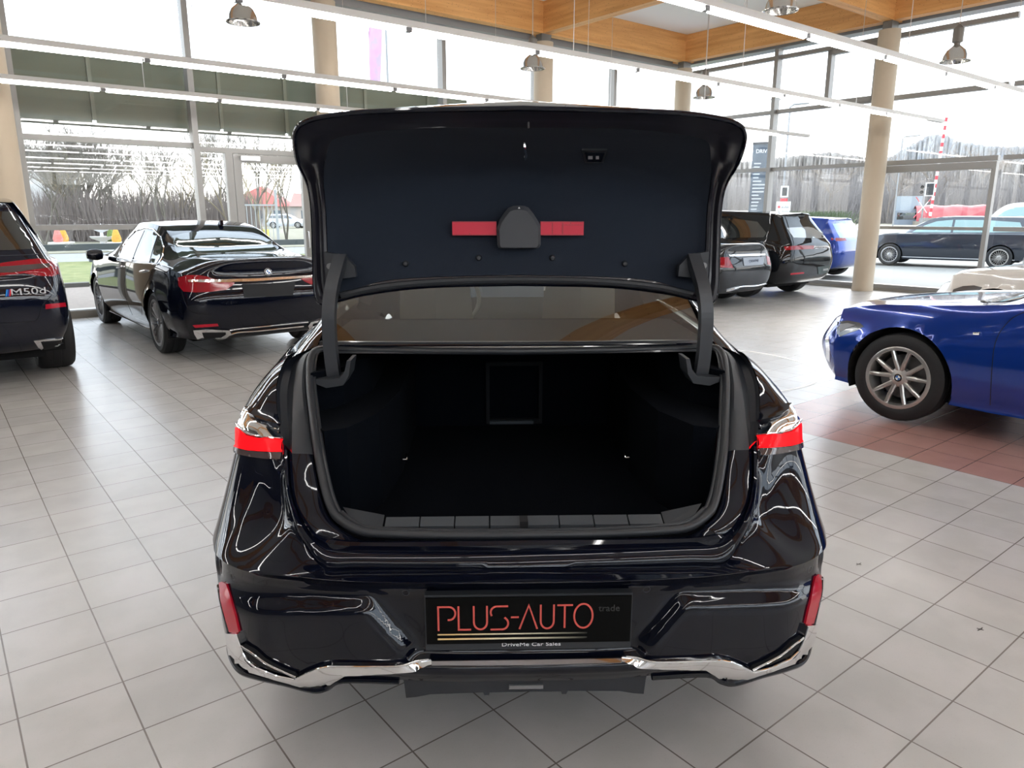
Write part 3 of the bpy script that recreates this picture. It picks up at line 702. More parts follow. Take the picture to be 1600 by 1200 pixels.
sto = st.mk('sill_guard', mat('sill_plastic', (.04, .045, .052), .45), car)
MB().box(-.012, .010, .190, .232, .712, .7295).mk('latch_slot', DARK, sto)
for s in (-1, 1): MB().add([(s*.39, .20, .712), (s*.47, .215, .722), (s*.51, .27, .745), (s*.39, .25, .728)], [(0, 1, 2, 3)]).mk('corner_guard', PLASTIC, car)
# gooseneck hinges
def sweep(pts, wx, d):
    P = crline(pts, 5); vv = []
    for i, p in enumerate(P):
        t = (P[min(i+1, len(P)-1)]-P[max(i-1, 0)]).normalized(); n = V((0, -t.z, t.y)); n = n.normalized() if n.length else V((0, 1, 0))
        for a, b in ((-1, -1), (1, -1), (1, 1), (-1, 1)): vv.append(p+V((a*wx/2, 0, 0))+n*b*d/2)
        vv[-4:] = [vv[-4]+V((0, 0, 0)), vv[-3], vv[-2], vv[-1]]
    N_ = len(P)
    return vv, [(i*4+k, i*4+(k+1) % 4, i*4+4+(k+1) % 4, i*4+4+k) for i in range(N_-1) for k in range(4)]+[(0, 1, 2, 3), tuple(range(N_*4-4, N_*4))]
ARM = mat('hinge_arm', (.024, .027, .033), .4)
for s in (-1, 1):
    v_, f_ = sweep([(s*.575, .745, 1.415), (s*.585, .715, 1.37), (s*.597, .68, 1.31), (s*.604, .66, 1.24), (s*.605, .655, 1.15), (s*.600, .655, 1.06), (s*.594, .66, 1.012)], .040, .036)
    am = mk('lid_hinge', v_, f_, ARM, car)
    pl = [(s*.628, 1.335), (s*.628, 1.43), (s*.565, 1.42), (s*.532, 1.385), (s*.530, 1.35), (s*.572, 1.345)]
    MB().prism(pl, .745, .775).mk('hinge_bracket', ARM, am)
    MB().lathe([(0, .738), (.010, .738), (.010, .75)], 12, (s*.612, 0, 1.385), 'y').mk('hinge_bolt', STEEL, am, smooth=True)
    MB().prism([(s*.645, 1.040), (s*.643, 1.024), (s*.613, 1.012), (s*.560, 1.020), (s*.541, 1.050), (s*.532, 1.10), (s*.544, 1.10), (s*.553, 1.066), (s*.570, 1.044), (s*.601, 1.040)], .60, .70).mk('hinge_cover', PLASTIC, am)
# raised boot lid
LO = [(0, .78, 1.322), (.30, .78, 1.315), (.50, .78, 1.292), (.60, .77, 1.270), (.655, .765, 1.262), (.672, .77, 1.30), (.672, .78, 1.414), (.668, .78, 1.559), (.666, .74, 1.639), (.663, .62, 1.70), (.639, .5, 1.744), (.621, .45, 1.773), (.593, .43, 1.792), (.53, .415, 1.806), (.38, .39, 1.817), (0, .36, 1.822)]
LI = [(0, .77, 1.354), (.30, .77, 1.347), (.45, .77, 1.334), (.55, .77, 1.306), (.60, .765, 1.30), (.618, .77, 1.335), (.624, .78, 1.415), (.622, .78, 1.559), (.611, .72, 1.647), (.582, .62, 1.708), (.550, .53, 1.747), (.525, .50, 1.762), (.485, .49, 1.77), (.40, .472, 1.780), (.25, .455, 1.787), (0, .44, 1.787)]
LIDP = mat('lid_inner_paint', (.013, .0125, .019), .30, 0, .3)
A_ = crline(LO, 5); B_ = crline(LI, 5); rows = []
for i, (a, b) in enumerate(zip(A_, B_)):
    r = []
    for t, d in ((0, 0), (.04, -.004), (.22, -.007), (.34, .002), (.42, .010), (.55, .010), (.66, -.004), (.78, -.008), (.95, -.004), (1, .010)):
        r.append(a.lerp(b, t)+V((0, d*.9, -d*.5 if a.z > 1.7 else 0)))
    rows.append(r)
v_, f_ = grid(rows); v_, f_ = mirrorx(v_, f_, 1e-5); lid = mk('boot_lid', v_, f_, LIDP, car, smooth=True)
def coons(Bo, Ri, To, Ce, n=14, m_=20, bump=None):
    """Bo,To run x 0->w ; Ce,Ri run bottom->top"""
    def smp(P, t):
        f = t*(len(P)-1); i = min(int(f), len(P)-2); return P[i].lerp(P[i+1], f-i)
    rows = []
    for j in range(m_+1):
        v = j/m_; r = []
        for i in range(n+1):
            u = i/n
            p = smp(Bo, u)*(1-v)+smp(To, u)*v+smp(Ce, v)*(1-u)+smp(Ri, v)*u-(Bo[0]*(1-u)*(1-v)+Bo[-1]*u*(1-v)+To[0]*(1-u)*v+To[-1]*u*v)
            if bump: p = p+V((0, bump(u, v), 0))
            if i == 0: p.x = 0
            r.append(p)
        rows.append(r)
    return grid(rows)
li = B_; k = 5
bo = li[:4*k+1]; ri = li[4*k:12*k+1]; to = list(reversed(li[12*k:]))
ce = crline([(0, .77, 1.354), (0, .80, 1.45), (0, .80, 1.60), (0, .785, 1.675), (0, .70, 1.725), (0, .56, 1.762), (0, .44, 1.787)], 5)
v_, f_ = coons(bo, ri, to, ce, 16, 30, lambda u, v: .014*min(1, (1-u)*12)*min(1, v*10)*min(1, (1-v)*10)); v_, f_ = mirrorx(v_, f_, 1e-6)
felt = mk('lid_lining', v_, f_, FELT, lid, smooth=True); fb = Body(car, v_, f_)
lo = A_
sh = lambda P: [p+V((0, .012, 0)) for p in P]
bo = sh(lo[:4*k+1]); ri = sh(lo[4*k:12*k+1]); to = sh(list(reversed(lo[12*k:])))
ce = crline([(0, .792, 1.322), (0, .85, 1.42), (0, .90, 1.58), (0, .90, 1.74), (0, .80, 1.86), (0, .60, 1.875), (0, .372, 1.822)], 5)
v_, f_ = coons(bo, ri, to, ce, 12, 20); v_, f_ = mirrorx(v_, f_, 1e-6); mk('lid_outer_skin', v_, f_, BLACK, lid, smooth=True)
rim_ = lo+[V((-p.x, p.y, p.z)) for p in reversed(lo[1:-1])]
MB().tube([p+V((0, .006, 0)) for p in rim_], .007, 8, True).mk('lid_edge', BLACK, lid, smooth=True)
MB().tube(crline([(-.585, .762, 1.288), (-.45, .766, 1.315), (-.25, .768, 1.332), (0, .768, 1.337), (.25, .768, 1.332), (.45, .766, 1.315), (.585, .762, 1.288)], 5), .012, 8).mk('lid_lower_flange', PLASTIC, lid, smooth=True)
X = lambda px: .006+(px-809)*.0021
Z = lambda py: 1.506-(py-356)*.00203
tri = [(774.5, 384), (773.5, 357), (777.6, 344), (785, 333), (792, 324.4), (799, 321.5), (809, 321), (816.6, 321.5), (823, 324.4), (830, 333), (836, 342), (841.8, 352), (842.3, 383), (840.5, 387), (837.7, 388.6), (778, 388.6), (775.5, 387)]
th_ = MB().prism([(X(a), Z(b)) for a, b in tri], .772, .83)
ctr = V((X(808), 0, Z(360)))
top_ = [(X(a), Z(b)) for a, b in tri]; inn = [(ctr.x+(x-ctr.x)*.88, ctr.z+(z-ctr.z)*.88-.004) for x, z in top_]
nn = len(tri); th_.add([(x, .772, z) for x, z in top_]+[(x, .762, z) for x, z in inn], [(i, (i+1) % nn, nn+(i+1) % nn, nn+i) for i in range(nn)]+[tuple(range(nn, 2*nn))])
tr = th_.mk('triangle_cover', mat('cover_grey', (.045, .048, .056), .55), lid)
MB().add([(ctr.x-.004, .757, Z(326)), (ctr.x+.004, .757, Z(326)), (ctr.x, .757, Z(323)), (ctr.x-.004, .762, Z(326)), (ctr.x+.004, .762, Z(326)), (ctr.x, .762, Z(323))], [(0, 1, 2), (0, 3, 4, 1), (1, 4, 5, 2), (2, 5, 3, 0)]).mk('cover_mark', WHITE, tr)
wt = MB().box(X(704), X(773), .785, .82, Z(368), Z(346)).mk('warning_triangle_case', RED, lid); MB().box(X(842), X(910), .785, .82, Z(368), Z(346)).mk('warning_triangle_case', RED, lid)
REDD = mat('red_plastic_edge', (.42, .02, .04), .4)
MB().box(X(704), X(773), .783, .7855, Z(347.5), Z(346)).box(X(704), X(773), .783, .7855, Z(368), Z(366.5)).box(X(842), X(910), .783, .7855, Z(347.5), Z(346)).box(X(842), X(910), .783, .7855, Z(368), Z(366.5)).box(X(730), X(732), .783, .7855, Z(368), Z(364)).box(X(860), X(861.5), .783, .7855, Z(366), Z(348)).box(X(876), X(878), .783, .7855, Z(366), Z(348)).box(X(888), X(890), .783, .7855, Z(350), Z(346)).box(X(878), X(908), .783, .7855, Z(352), Z(351)).mk('triangle_ribs', REDD, wt)
for px, py in ((634, 412), (748, 403), (863, 403), (976, 412)):
    q = fb.spot(px, py)
    if q: MB().lathe([(0, -.012), (.006, -.011), (.010, -.006), (.011, 0.004)], 14, q[0]-V((0, 0, 0)), 'y').mk('lining_clip', PLASTIC, lid, smooth=True)
bt = fb.patch([(909, 232), (949, 232), (943, 252), (914, 252)], 'close_button_panel', PLASTIC, off=.006, parent=lid)
fb.patch([(914, 235), (944.5, 235), (939.5, 249), (917.5, 249)], 'button_field', PIANO, off=.009, parent=lid)
fb.patch([(919, 239.5), (926, 239.5), (926, 244), (919, 244)], 'button_symbol', mat('symbol_grey', (.35, .35, .36), .5), off=.0105, parent=lid)
fb.patch([(931, 239.5), (936, 239.5), (936, 244), (931, 244)], 'button_symbol', MATS['symbol_grey'], off=.0105, parent=lid)
q0 = fb.spot(819.5, 222); q1 = fb.spot(822.5, 232); q2 = fb.spot(820.5, 243)
if q0 and q1 and q2:
    n = q1[1]; MB().tube([q0[0]+n*.002, q0[0]+n*.012, q1[0]+n*.022, q2[0]+n*.012, q2[0]+n*.002], .0042, 8).mk('lid_striker', CHROME, lid, smooth=True)
MB().tube([(.017, .424, 1.800), (.017, .433, 1.789), (.018, .446, 1.782)], .003).mk('striker_slot', STEEL, lid)
# lamps
lampout = [(364, 656), (371, 665), (378, 673), (385, 680), (400, 683.5), (425, 688), (445, 690), (446, 700), (445, 707), (420, 706), (391, 703), (375, 699), (365, 696), (355.5, 690), (355, 680), (357, 668)]
l0 = cb.patch(lampout, 'tail_lamp', LAMP, off=.010, h=5, mirror=True, thick=.03)
cb.patch([(355.5, 691), (365, 697), (391, 704), (420, 707), (444, 708), (444, 719), (420, 717), (395, 714), (375, 709.5), (359, 702)], 'lamp_smoked_strip', LAMPSM, off=.008, h=5, mirror=True)
cb.patch([(366, 652), (371, 642), (379, 632), (388, 641), (391, 652), (402, 660.5), (420, 666), (441, 669.5), (442, 687), (425, 686.5), (400, 681), (386, 676.5), (376, 666)], 'lamp_chrome_crystal', CHROME, off=.006, h=5, mirror=True)
cb.patch([(386, 641), (390, 652), (402, 660.5), (420, 666), (441, 670), (441, 655), (420, 651), (405, 647), (393, 642)], 'fender_lip', PIANO, off=.016, h=5, mirror=True, thick=.03)
cb.line([(365, 653), (375, 665), (387, 676), (402, 680.5), (425, 686), (443, 688.5)], .0022, 'lamp_trim', CHROME, off=.011, mirror=True)
# bumper details
cb.patch([(345, 911), (350, 909), (356, 912), (362, 932), (370, 960), (376, 986), (370, 988), (361, 986), (353, 960), (347, 935)], 'rear_reflector', REFLR, off=.006, h=6, mirror=True)
cb.line([(343, 915), (347, 938), (354, 965), (359, 987)], .004, 'reflector_edge', PIANO, off=.004, mirror=True)
chrome_lo = [(357, 987), (363, 1020), (368, 1032), (376, 1040), (430, 1056), (491, 1072), (508, 1068), (540, 1050), (600, 1048), (645, 1046), (675, 1040), (675, 1034), (648, 1037), (600, 1037.5), (540, 1037.5), (516, 1036.5), (500, 1041), (478, 1050), (464, 1058), (430, 1050), (397, 1037), (388, 1028), (384, 1014), (380, 1000), (376, 988)]
cb.patch(chrome_lo, 'chrome_strip', CHROME, off=.012, h=6, mirror=True, thick=.02)
cb.line([(376, 989), (380, 1001), (385, 1014), (392, 1027), (405, 1038), (435, 1050), (464, 1056), (480, 1048), (500, 1040), (518, 1036.5), (560, 1037), (610, 1037), (650, 1036), (674, 1033.5)], .0035, 'chrome_highlight_ridge', CHROME, off=.013, mirror=True, smooth=False, k=4)  # chrome tube added along the strip's upper edge to make highlights
cb.patch([(384, 1005), (388, 1018), (400, 1032), (430, 1044), (466, 1055), (462, 1050), (440, 1042), (416, 1029), (398, 1013), (388, 1008)], 'tailpipe_recess', DARK, off=.010, h=5, mirror=True)
cb.line([(383, 1006), (388, 1010), (398, 1016), (420, 1032), (445, 1044), (465, 1053)], .0032, 'recess_trim', CHROME, off=.012, mirror=True)
for s in (-1, 1): MB().tube(crline([(s*.885, .36, .315), (s*.868, .28, .298), (s*.815, .195, .286), (s*.75, .15, .292), (s*.66, .112, .297), (s*.575, .082, .295), (s*.535, .078, .305), (s*.49, .072, .331), (s*.34, .06, .334)], 5), .0095, 8).mk('lower_lip', PIANO, car, smooth=True)
cb.patch([(674, 1033), (740, 1032.5), (828, 1032), (828, 1040.5), (740, 1041), (674, 1041)], 'centre_chrome', mat('dark_chrome', (.42, .40, .42), .06, 1), off=.008, h=6, mirror=True)
for px, py in ((364, 901), (634, 926)):
    q = cb.spot(px, py)
    if q:
        for s in (1, -1):
            c = V((q[0].x*s, q[0].y, q[0].z)); n = V((q[1].x*s, q[1].y, q[1].z)); u = n.cross(V((0, 0, 1))).normalized(); w_ = u.cross(n)
            MB().tube([c+(u*math.cos(t)+w_*math.sin(t))*.0095 for t in [i*math.pi/8 for i in range(16)]], .0008, 5, True).mk('parking_sensor', SATIN, car, smooth=True)
dif = [(0, .276), (.098, .275), (.100, .267), (.112, .267), (.116, .276), (.26, .273), (.30, .265), (.326, .263), (.330, .31), (.335, .335), (.335, .45), (0, .45)]
MB().prism(dif+[(-x, z) for x, z in reversed(dif[1:-1])], .085, .30).mk('diffuser', SATIN, car)
MB().box(-.045, .048, .078, .09, .289, .300).mk('fog_reflector', mat('lamp_grey', (.25, .25, .26), .2, .5), car)
MB().prism([(.335, .33), (.48, .335), (.56, .31), (.56, .42), (.335, .42)], .10, .3).prism([(-.335, .33), (-.48, .335), (-.56, .31), (-.56, .42), (-.335, .42)], .10, .3).mk('rear_valance', DARK, car)
# number plate holder with its dealer plate
px2 = lambda px: .004+(px-824)*.001640
pz2 = lambda py: .612-(py-933)*.00192
PY = .006
pl = MB().box(px2(663), px2(985), PY, .03, pz2(1013), pz2(932)).mk('plate_holder', PLASTIC, car)
MB().box(px2(665), px2(983), PY-.004, PY, pz2(1002.5), pz2(935)).mk('dealer_plate', mat('plate_black', (.0015, .0015, .0015), .6, spec=.1), pl)
ORG = mat('letter_orange', (.50, .075, .06), .5, emit=(1, .12, .09), es=.05)
cx_ = lambda x: px2(640+x/4.324); cz_ = lambda y: pz2(860+y/4.324)
def arcp(cx, cy, rx, ry, a0, a1, n=10): return [(cx+rx*math.cos(rad(a0+(a1-a0)*i/n)), cy+ry*math.sin(rad(a0+(a1-a0)*i/n))) for i in range(n+1)]
strokes = [[(190, 530), (190, 380), (262, 380)]+arcp(262, 421, 42, 41, -90, 90)+[(252, 462)], [(325, 375), (325, 525), (408, 525)],
           [(427, 375), (427, 480)]+arcp(471, 480, 44, 44, 180, 0)+[(515, 375)], [(657, 380), (580, 380)]+arcp(580, 418, 40, 38, -90, -215),
           [(632, 450)]+arcp(615, 488, 42, 38, -50, 90)+[(538, 526)], [(675, 450), (728, 450)], [(732, 526), (795, 375), (852, 526)],
           [(875, 372), (875, 478)]+arcp(919, 478, 44, 46, 180, 0)+[(963, 372)], [(985, 378), (1090, 378)], [(1036, 378), (1036, 522)], arcp(1162, 447, 62, 76, 0, 360, 32)]
lm = MB()
for s_ in strokes:
    s_ = [q for i_, q in enumerate(s_) if i_ == 0 or abs(q[0]-s_[i_-1][0])+abs(q[1]-s_[i_-1][1]) > .5]
    P = [V((cx_(a), PY-.005, cz_(b))) for a, b in s_]; wv = .0023; vv = []; 
    L_ = []; R_ = []
    for i, p in enumerate(P):
        d0 = (P[i]-P[i-1]).normalized() if i else (P[1]-P[0]).normalized(); d1 = (P[i+1]-P[i]).normalized() if i < len(P)-1 else d0
        t = (d0+d1).normalized(); n = V((-t.z, 0, t.x)); sc_ = min(2.0, 1/max(.4, n.dot(V((-d1.z, 0, d1.x))))); L_.append(p+n*wv*sc_); R_.append(p-n*wv*sc_)
    N_ = len(P); vv = L_+R_+[q+V((0, .0012, 0)) for q in L_+R_]
    f = []
    for i in range(N_-1): f += [(i, i+1, N_+i+1, N_+i), (i, 2*N_+i, 2*N_+i+1, i+1), (N_+i, N_+i+1, 3*N_+i+1, 3*N_+i)]
    lm.add(vv, f)
lm.mk('plate_lettering', ORG, pl)
gm = mat('gold_fade', (.75, .6, .35), .4); n_ = gm.node_tree; p_ = n_.nodes['Principled BSDF']
t_ = n_.nodes.new('ShaderNodeTexCoord'); s_ = n_.nodes.new('ShaderNodeSeparateXYZ'); r_ = n_.nodes.new('ShaderNodeMapRange'); c_ = n_.nodes.new('ShaderNodeValToRGB')
r_.inputs[1].default_value = cx_(182); r_.inputs[2].default_value = cx_(1190); n_.links.new(t_.outputs['Object'], s_.inputs[0]); n_.links.new(s_.outputs['X'], r_.inputs[0]); n_.links.new(r_.outputs[0], c_.inputs[0])
c_.color_ramp.elements[0].color = (.75, .5, .22, 1); c_.color_ramp.elements[1].color = (.0015, .0015, .0015, 1); c_.color_ramp.elements[0].position = .1; ee = c_.color_ramp.elements.new(.5); ee.color = (.75, .68, .5, 1); n_.links.new(c_.outputs[0], p_.inputs['Base Color'])
MB().box(cx_(182), cx_(1190), PY-.0048, PY-.0038, cz_(559), cz_(551)).box(cx_(182), cx_(1190), PY-.0048, PY-.0038, cz_(589), cz_(579)).mk('plate_lines', gm, pl)
txt('plate_small_lettering', 'trade', .0255, mat('letter_grey', (.035, .035, .035), .6), pl, (cx_(1335), PY-.0045, cz_(402)), (math.pi/2, 0, 0), .0004, 1.0)
txt('holder_lettering', 'DriveMe Car Sales', .0142, mat('letter_white', (.8, .8, .82), .5), pl, (cx_(813), PY-.0006, cz_(631)), (math.pi/2, 0, 0), .0004, 1.42)
# what shows through the rear window
SEAT = mat('seat_cream', (.50, .46, .40), .6)
MB().box(-.56, .56, 1.45, 3.0, 1.435, 1.45).mk('headliner', SEAT, car)
for s in (-1, 1):
    sm_ = MB()
    sm_.add(*grid([[V((s*.40+x*(.24-.05*t), 2.55-.22*t+.03*abs(x), .55+.62*t)) for x in (-1, -.8, -.4, 0, .4, .8, 1)] for t in (0, .2, .5, .8, 1)]))
    sm_.box(s*.40-.12, s*.40+.12, 2.28, 2.36, 1.20, 1.36)
    sm_.mk('front_seat', SEAT, car, smooth=False)
MB().box(-.70, .70, 3.15, 3.5, .85, 1.06).mk('dashboard', mat('dash_grey', (.26, .25, .235), .6), car)
sw = [V((-.36+.19*math.cos(t), 2.95-.05*math.sin(t), 1.03+.18*math.sin(t))) for t in [i*math.pi/16 for i in range(32)]]
MB().tube(sw, .014, 8, True).mk('steering_wheel', mat('wheel_cream', (.5, .48, .44), .5), car, smooth=True)
SCR = mat('screen_dim', (.01, .01, .012), .1, 0, 1, emit=(.35, .42, .5), es=.10)
MB().box(-.35, .25, 3.12, 3.14, 1.02, 1.19).mk('display', SCR, car)
# ================================================================ OTHER CARS
SEDAN = dict(L=5.05, rear=[(.35, .24), (.20, .24), (.10, .30), (.035, .45), (.0, .66), (.05, .86), (.07, .96), (.045, 1.055), (.07, 1.085), (.14, 1.095)],
    front=[(.40, .20), (.22, .20), (.10, .26), (.03, .40), (.0, .54), (.05, .68), (.09, .74), (.17, .79), (.27, .83), (.38, .86)],
    st=[(.55, .24, .86, .935, .62, .885, .965, .60, 1.10), (.95, .22, .88, .945, .62, .90, .985, .62, 1.125), (1.30, .21, .88, .95, .62, .905, .995, .615, 1.27), (1.75, .20, .88, .95, .62, .91, 1.0, .60, 1.405),
        (2.25, .20, .88, .95, .62, .915, 1.0, .60, 1.465), (2.8, .20, .88, .95, .62, .915, .995, .60, 1.465), (3.25, .20, .88, .95, .62, .91, .985, .60, 1.385), (3.62, .20, .88, .95, .62, .905, .975, .64, 1.20),
        (3.92, .20, .88, .95, .62, .90, .965, .70, 1.015), (4.35, .21, .88, .945, .60, .885, .93, .66, .985), (4.70, .23, .84, .92, .58, .84, .85, .58, .93)],
    axles=(1.12, 4.17), R=.35)
SUV = dict(L=4.85, rear=[(.40, .30), (.24, .30), (.10, .38), (.03, .55), (.0, .78), (.05, 1.0), (.09, 1.10), (.42, 1.56), (.40, 1.64), (.36, 1.67)],
    front=[(.40, .26), (.22, .26), (.10, .34), (.03, .50), (.0, .68), (.04, .86), (.07, .93), (.14, .99), (.22, 1.03), (.32, 1.06)],
    st=[(.60, .28, .88, .97, .72, .93, 1.12, .68, 1.68), (1.0, .26, .90, .985, .72, .945, 1.12, .70, 1.705), (1.6, .25, .90, .985, .72, .95, 1.11, .71, 1.725), (2.3, .25, .90, .985, .72, .95, 1.10, .71, 1.73),
        (2.9, .25, .90, .985, .72, .95, 1.09, .70, 1.68), (3.3, .25, .90, .985, .72, .945, 1.08, .70, 1.48), (3.65, .25, .90, .985, .72, .94, 1.075, .76, 1.18), (4.1, .26, .90, .98, .70, .92, 1.06, .74, 1.13), (4.5, .28, .86, .94, .68, .87, 1.0, .64, 1.08)],
    axles=(.98, 3.93), R=.375)
WAGON = dict(L=4.77, rear=[(.35, .26), (.20, .26), (.10, .32), (.03, .46), (.0, .66), (.05, .90), (.08, .98), (.30, 1.36), (.30, 1.44), (.28, 1.47)],
    front=SEDAN['front'],
    st=[(.50, .24, .84, .90, .62, .86, .975, .62, 1.475), (.95, .22, .85, .915, .62, .875, .98, .62, 1.485), (1.6, .20, .85, .915, .62, .88, .98, .62, 1.495), (2.3, .20, .85, .915, .62, .88, .975, .62, 1.495),
        (2.8, .20, .85, .915, .62, .88, .965, .61, 1.44), (3.25, .20, .85, .915, .62, .875, .955, .62, 1.23), (3.62, .20, .85, .915, .62, .87, .945, .68, 1.0), (4.05, .21, .85, .91, .60, .855, .92, .64, .965), (4.42, .23, .81, .88, .58, .80, .83, .55, .905)],
    axles=(.98, 3.85), R=.33)
def shell(sp, fw=(.45, .75, .92, .985), dyr=(.012, .045, .11, .24), dyf=(.02, .09, .22, .40)):
    def st(s_):
        y, zb, wb, wm, zm, ws, zs, wr, zr = s_
        deck = zr-zs < .18
        r7 = (wr, y, zr-(.012 if deck else .075)); r8 = (wr*(.7 if deck else .82), y, zr-(.004 if deck else .02))
        return [V(p) for p in ((0, y, zb), (wb-.08, y, zb), (wb, y, zb+.05), (wm*.985, y, (zb+zm)/2), (wm, y, zm), (ws, y, zs), (ws-.045, y, zs+.022), r7, r8, (0, y, zr))]
    S = [st(s_) for s_ in sp['st']]; L = sp['L']
    def end(face, s0, sgn, dys):
        f = [V((0, (p[0] if sgn > 0 else L-p[0]), p[1])) for p in face]; out = [f]
        for fx, dy, t in zip(fw, dys, (.0, .08, .35, .75)):
            r = []
            for i in range(10):
                p = f[i].lerp(s0[i], t); p.y = (f[i].y+sgn*dy)*(1-t*t)+s0[i].y*t*t; p.x = s0[i].x*fx; r.append(p)
            out.append(r)
        return out
    cols = end(sp['rear'], S[0], 1, dyr)+S+list(reversed(end(sp['front'], S[-1], -1, dyf)))
    C1 = [crline(r, [2, 2, 3, 5, 7, 2, 8, 4, 4]) for r in cols]
    nu = []
    for i in range(len(cols)-1): nu.append(max(3, int((cols[i+1][4]-cols[i][4]).length/.05)))
    G_ = [crline([c[j] for c in C1], nu) for j in range(len(C1[0]))]
    vv, ff = grid(G_)
    for i, v in enumerate(vv):
        if abs(v.x) < .002 or v.x < 0: vv[i] = V((0, v.y, v.z))
    return mirrorx(vv, clean(ff, vv), 1e-3)
def make_car(sp, loc, rz, paint, label, group=None, cat='car', sy=1, sx=1, sz=1, wheels=None, name='parked_car', track=.80):
    t = empty(name, loc, rz, label=label, cat=cat, group=group)
    vv, ff = shell(sp); vv = [V((v.x*sx, v.y*sy, v.z*sz)) for v in vv]
    fv, f2 = list(vv), list(ff); R_ = sp['R']
    for yw in sp['axles']: vv, ff = carve(vv, ff, yw*sy, R_, R_+.035, .55)
    mk('body_shell', vv, ff, paint, t, smooth=True)
    wk = dict(R_=R_, rim=R_*.70, wd=.24, spokes=5, style='pair'); wk.update(wheels or {})
    for yw in sp['axles']:
        arch(t, yw*sy, R_, R_+.035, .93*sx)
        for s in (-1, 1): wheel(t, (s*track*sx, yw*sy, R_), s, **wk)
    MB().box(-.72, .72, .5, sp['L']*sy-.5, .20, .30).mk('underbody', DARK, t)
    return t, Body(t, fv, f2)
def std_glass(b, kind, m=None, sy=1, sz=1, rear=True, side=True, front=True):
    m = m or CGLASS
    P = {'sedan': dict(side=[[(1.62, 1.045), (1.40, 1.06), (1.36, 1.12), (1.62, 1.27), (1.80, 1.325), (2.28, 1.385), (2.28, 1.04)], [(2.34, 1.04), (2.34, 1.388), (2.8, 1.38), (3.10, 1.31), (3.40, 1.18), (3.62, 1.04)]]),
         'suv': dict(side=[[(.62, 1.20), (.58, 1.28), (.85, 1.50), (1.42, 1.56), (1.42, 1.17)], [(1.48, 1.17), (1.48, 1.565), (2.28, 1.58), (2.28, 1.15)], [(2.34, 1.15), (2.34, 1.58), (2.8, 1.54), (3.1, 1.42), (3.42, 1.17)]]),
         'wagon': dict(side=[[(.55, 1.06), (.52, 1.12), (.62, 1.32), (1.40, 1.375), (1.40, 1.03)], [(1.46, 1.03), (1.46, 1.38), (2.22, 1.385), (2.22, 1.02)], [(2.28, 1.02), (2.28, 1.385), (2.7, 1.34), (3.0, 1.22), (3.32, 1.01)]])}[kind]
    if side:
        for q in P['side']: b.patch([(y*sy, z*sz) for y, z in q], 'side_window', m, view='left', off=.003, h=.07, mirror=True)
    if kind == 'sedan':
        if rear: b.patch([(-.52, 1.02*sy), (.52, 1.02*sy), (.56, 1.4*sy), (.50, 1.72*sy), (-.50, 1.72*sy), (-.56, 1.4*sy)], 'rear_window', m, view='top', off=.003, h=.08)
        if front: b.patch([(-.56, 3.80*sy), (.56, 3.80*sy), (.50, 3.14*sy), (-.50, 3.14*sy)], 'windscreen', m, view='top', off=.003, h=.08)
    else:
        zl = (1.14, 1.52) if kind == 'suv' else (1.02, 1.33); yf = (3.6, 2.98) if kind == 'suv' else (3.5, 2.75)
        if rear: b.patch([(-.70, zl[0]*sz), (.70, zl[0]*sz), (.60, zl[1]*sz), (-.60, zl[1]*sz)], 'rear_window', m, view='rear', off=.003, h=.08)
        if front: b.patch([(-.62, yf[0]*sy), (.62, yf[0]*sy), (.54, yf[1]*sy), (-.54, yf[1]*sy)], 'windscreen', m, view='top', off=.003, h=.08)
# ---- black saloon on the left
DBLACK = mat('black_metallic', (.006, .007, .009), .05, 0, 0)
t7, b7 = make_car(SEDAN, (-2.60, 7.92, 0), GB+rad(1), BLACK, 'shiny black saloon with red lamps and chrome tailpipes parked left by the glass wall', name='saloon_car', sy=1.01,
                  wheels=dict(spokes=10, style='multi', metal=DALLOY, rim=.26, R_=.35))
b7.patch([(269, 369), (287, 364.5), (312, 362), (345, 362), (378, 364), (406, 370), (433, 379), (455, 391), (470, 401), (452, 401), (400, 401.5), (340, 402), (285, 402.5), (279, 400), (274, 390)], 'rear_window', CGLASSG, h=8)
MBX = [[(183, 406), (187, 398), (194, 388), (200, 379), (207, 371), (217, 364), (226, 360), (220, 373), (214, 387), (206, 408)], [(209, 408.5), (220.5, 384), (231, 361), (240, 361.5), (246, 368), (240.6, 384), (233, 410)], [(235, 410.5), (241.6, 388), (248.7, 371), (253, 380), (253.5, 392), (250, 403), (244.5, 412)]]
for q in MBX: b7.patch(q, 'side_window', CGLASSG, h=6, mirror=True)
b7.line([(183, 407), (206, 410), (233, 412), (246, 414), (253, 404), (256, 388), (251, 370), (241, 358.5), (226, 356.5), (212, 361), (200, 373), (190, 388), (183, 406)], .008, 'window_chrome', CHROME, smooth=False, k=3)
b7.patch([(278, 434), (292, 430), (310, 430), (323, 432), (332, 435.5), (350, 438), (367, 442), (362, 447), (353, 453), (329, 456), (305, 457), (287, 455.5), (279.5, 447)], 'tail_lamp', LAMPD, h=6, mirror=True)
b7.patch([(295, 437.2), (340, 437), (400, 435.2), (489, 430), (489, 433.6), (400, 439.5), (340, 441.5), (295, 440.8)], 'chrome_bar', CHROME, off=.012, h=5)
p7 = b7.patch([(378, 444.5), (461, 441.5), (457, 461.5), (382, 465)], 'number_plate', mat('plate_grey', (.016, .017, .019), .6, spec=.2), off=.012, h=8)
q = b7.spot(418.5, 425)
if q: roundel(t7, q[0]+q[1]*.004, q[1], .041)
b7.patch([(301, 508), (340, 505.5), (341.6, 509.5), (305, 512)], 'rear_reflector', REFLR, h=4)
b7.patch([(303, 515), (330, 514), (358, 515.5), (361, 520.5), (351, 528.5), (318, 532), (309, 529), (304.5, 521)], 'tailpipe_trim', CHROME, off=.014, h=5, mirror=True)
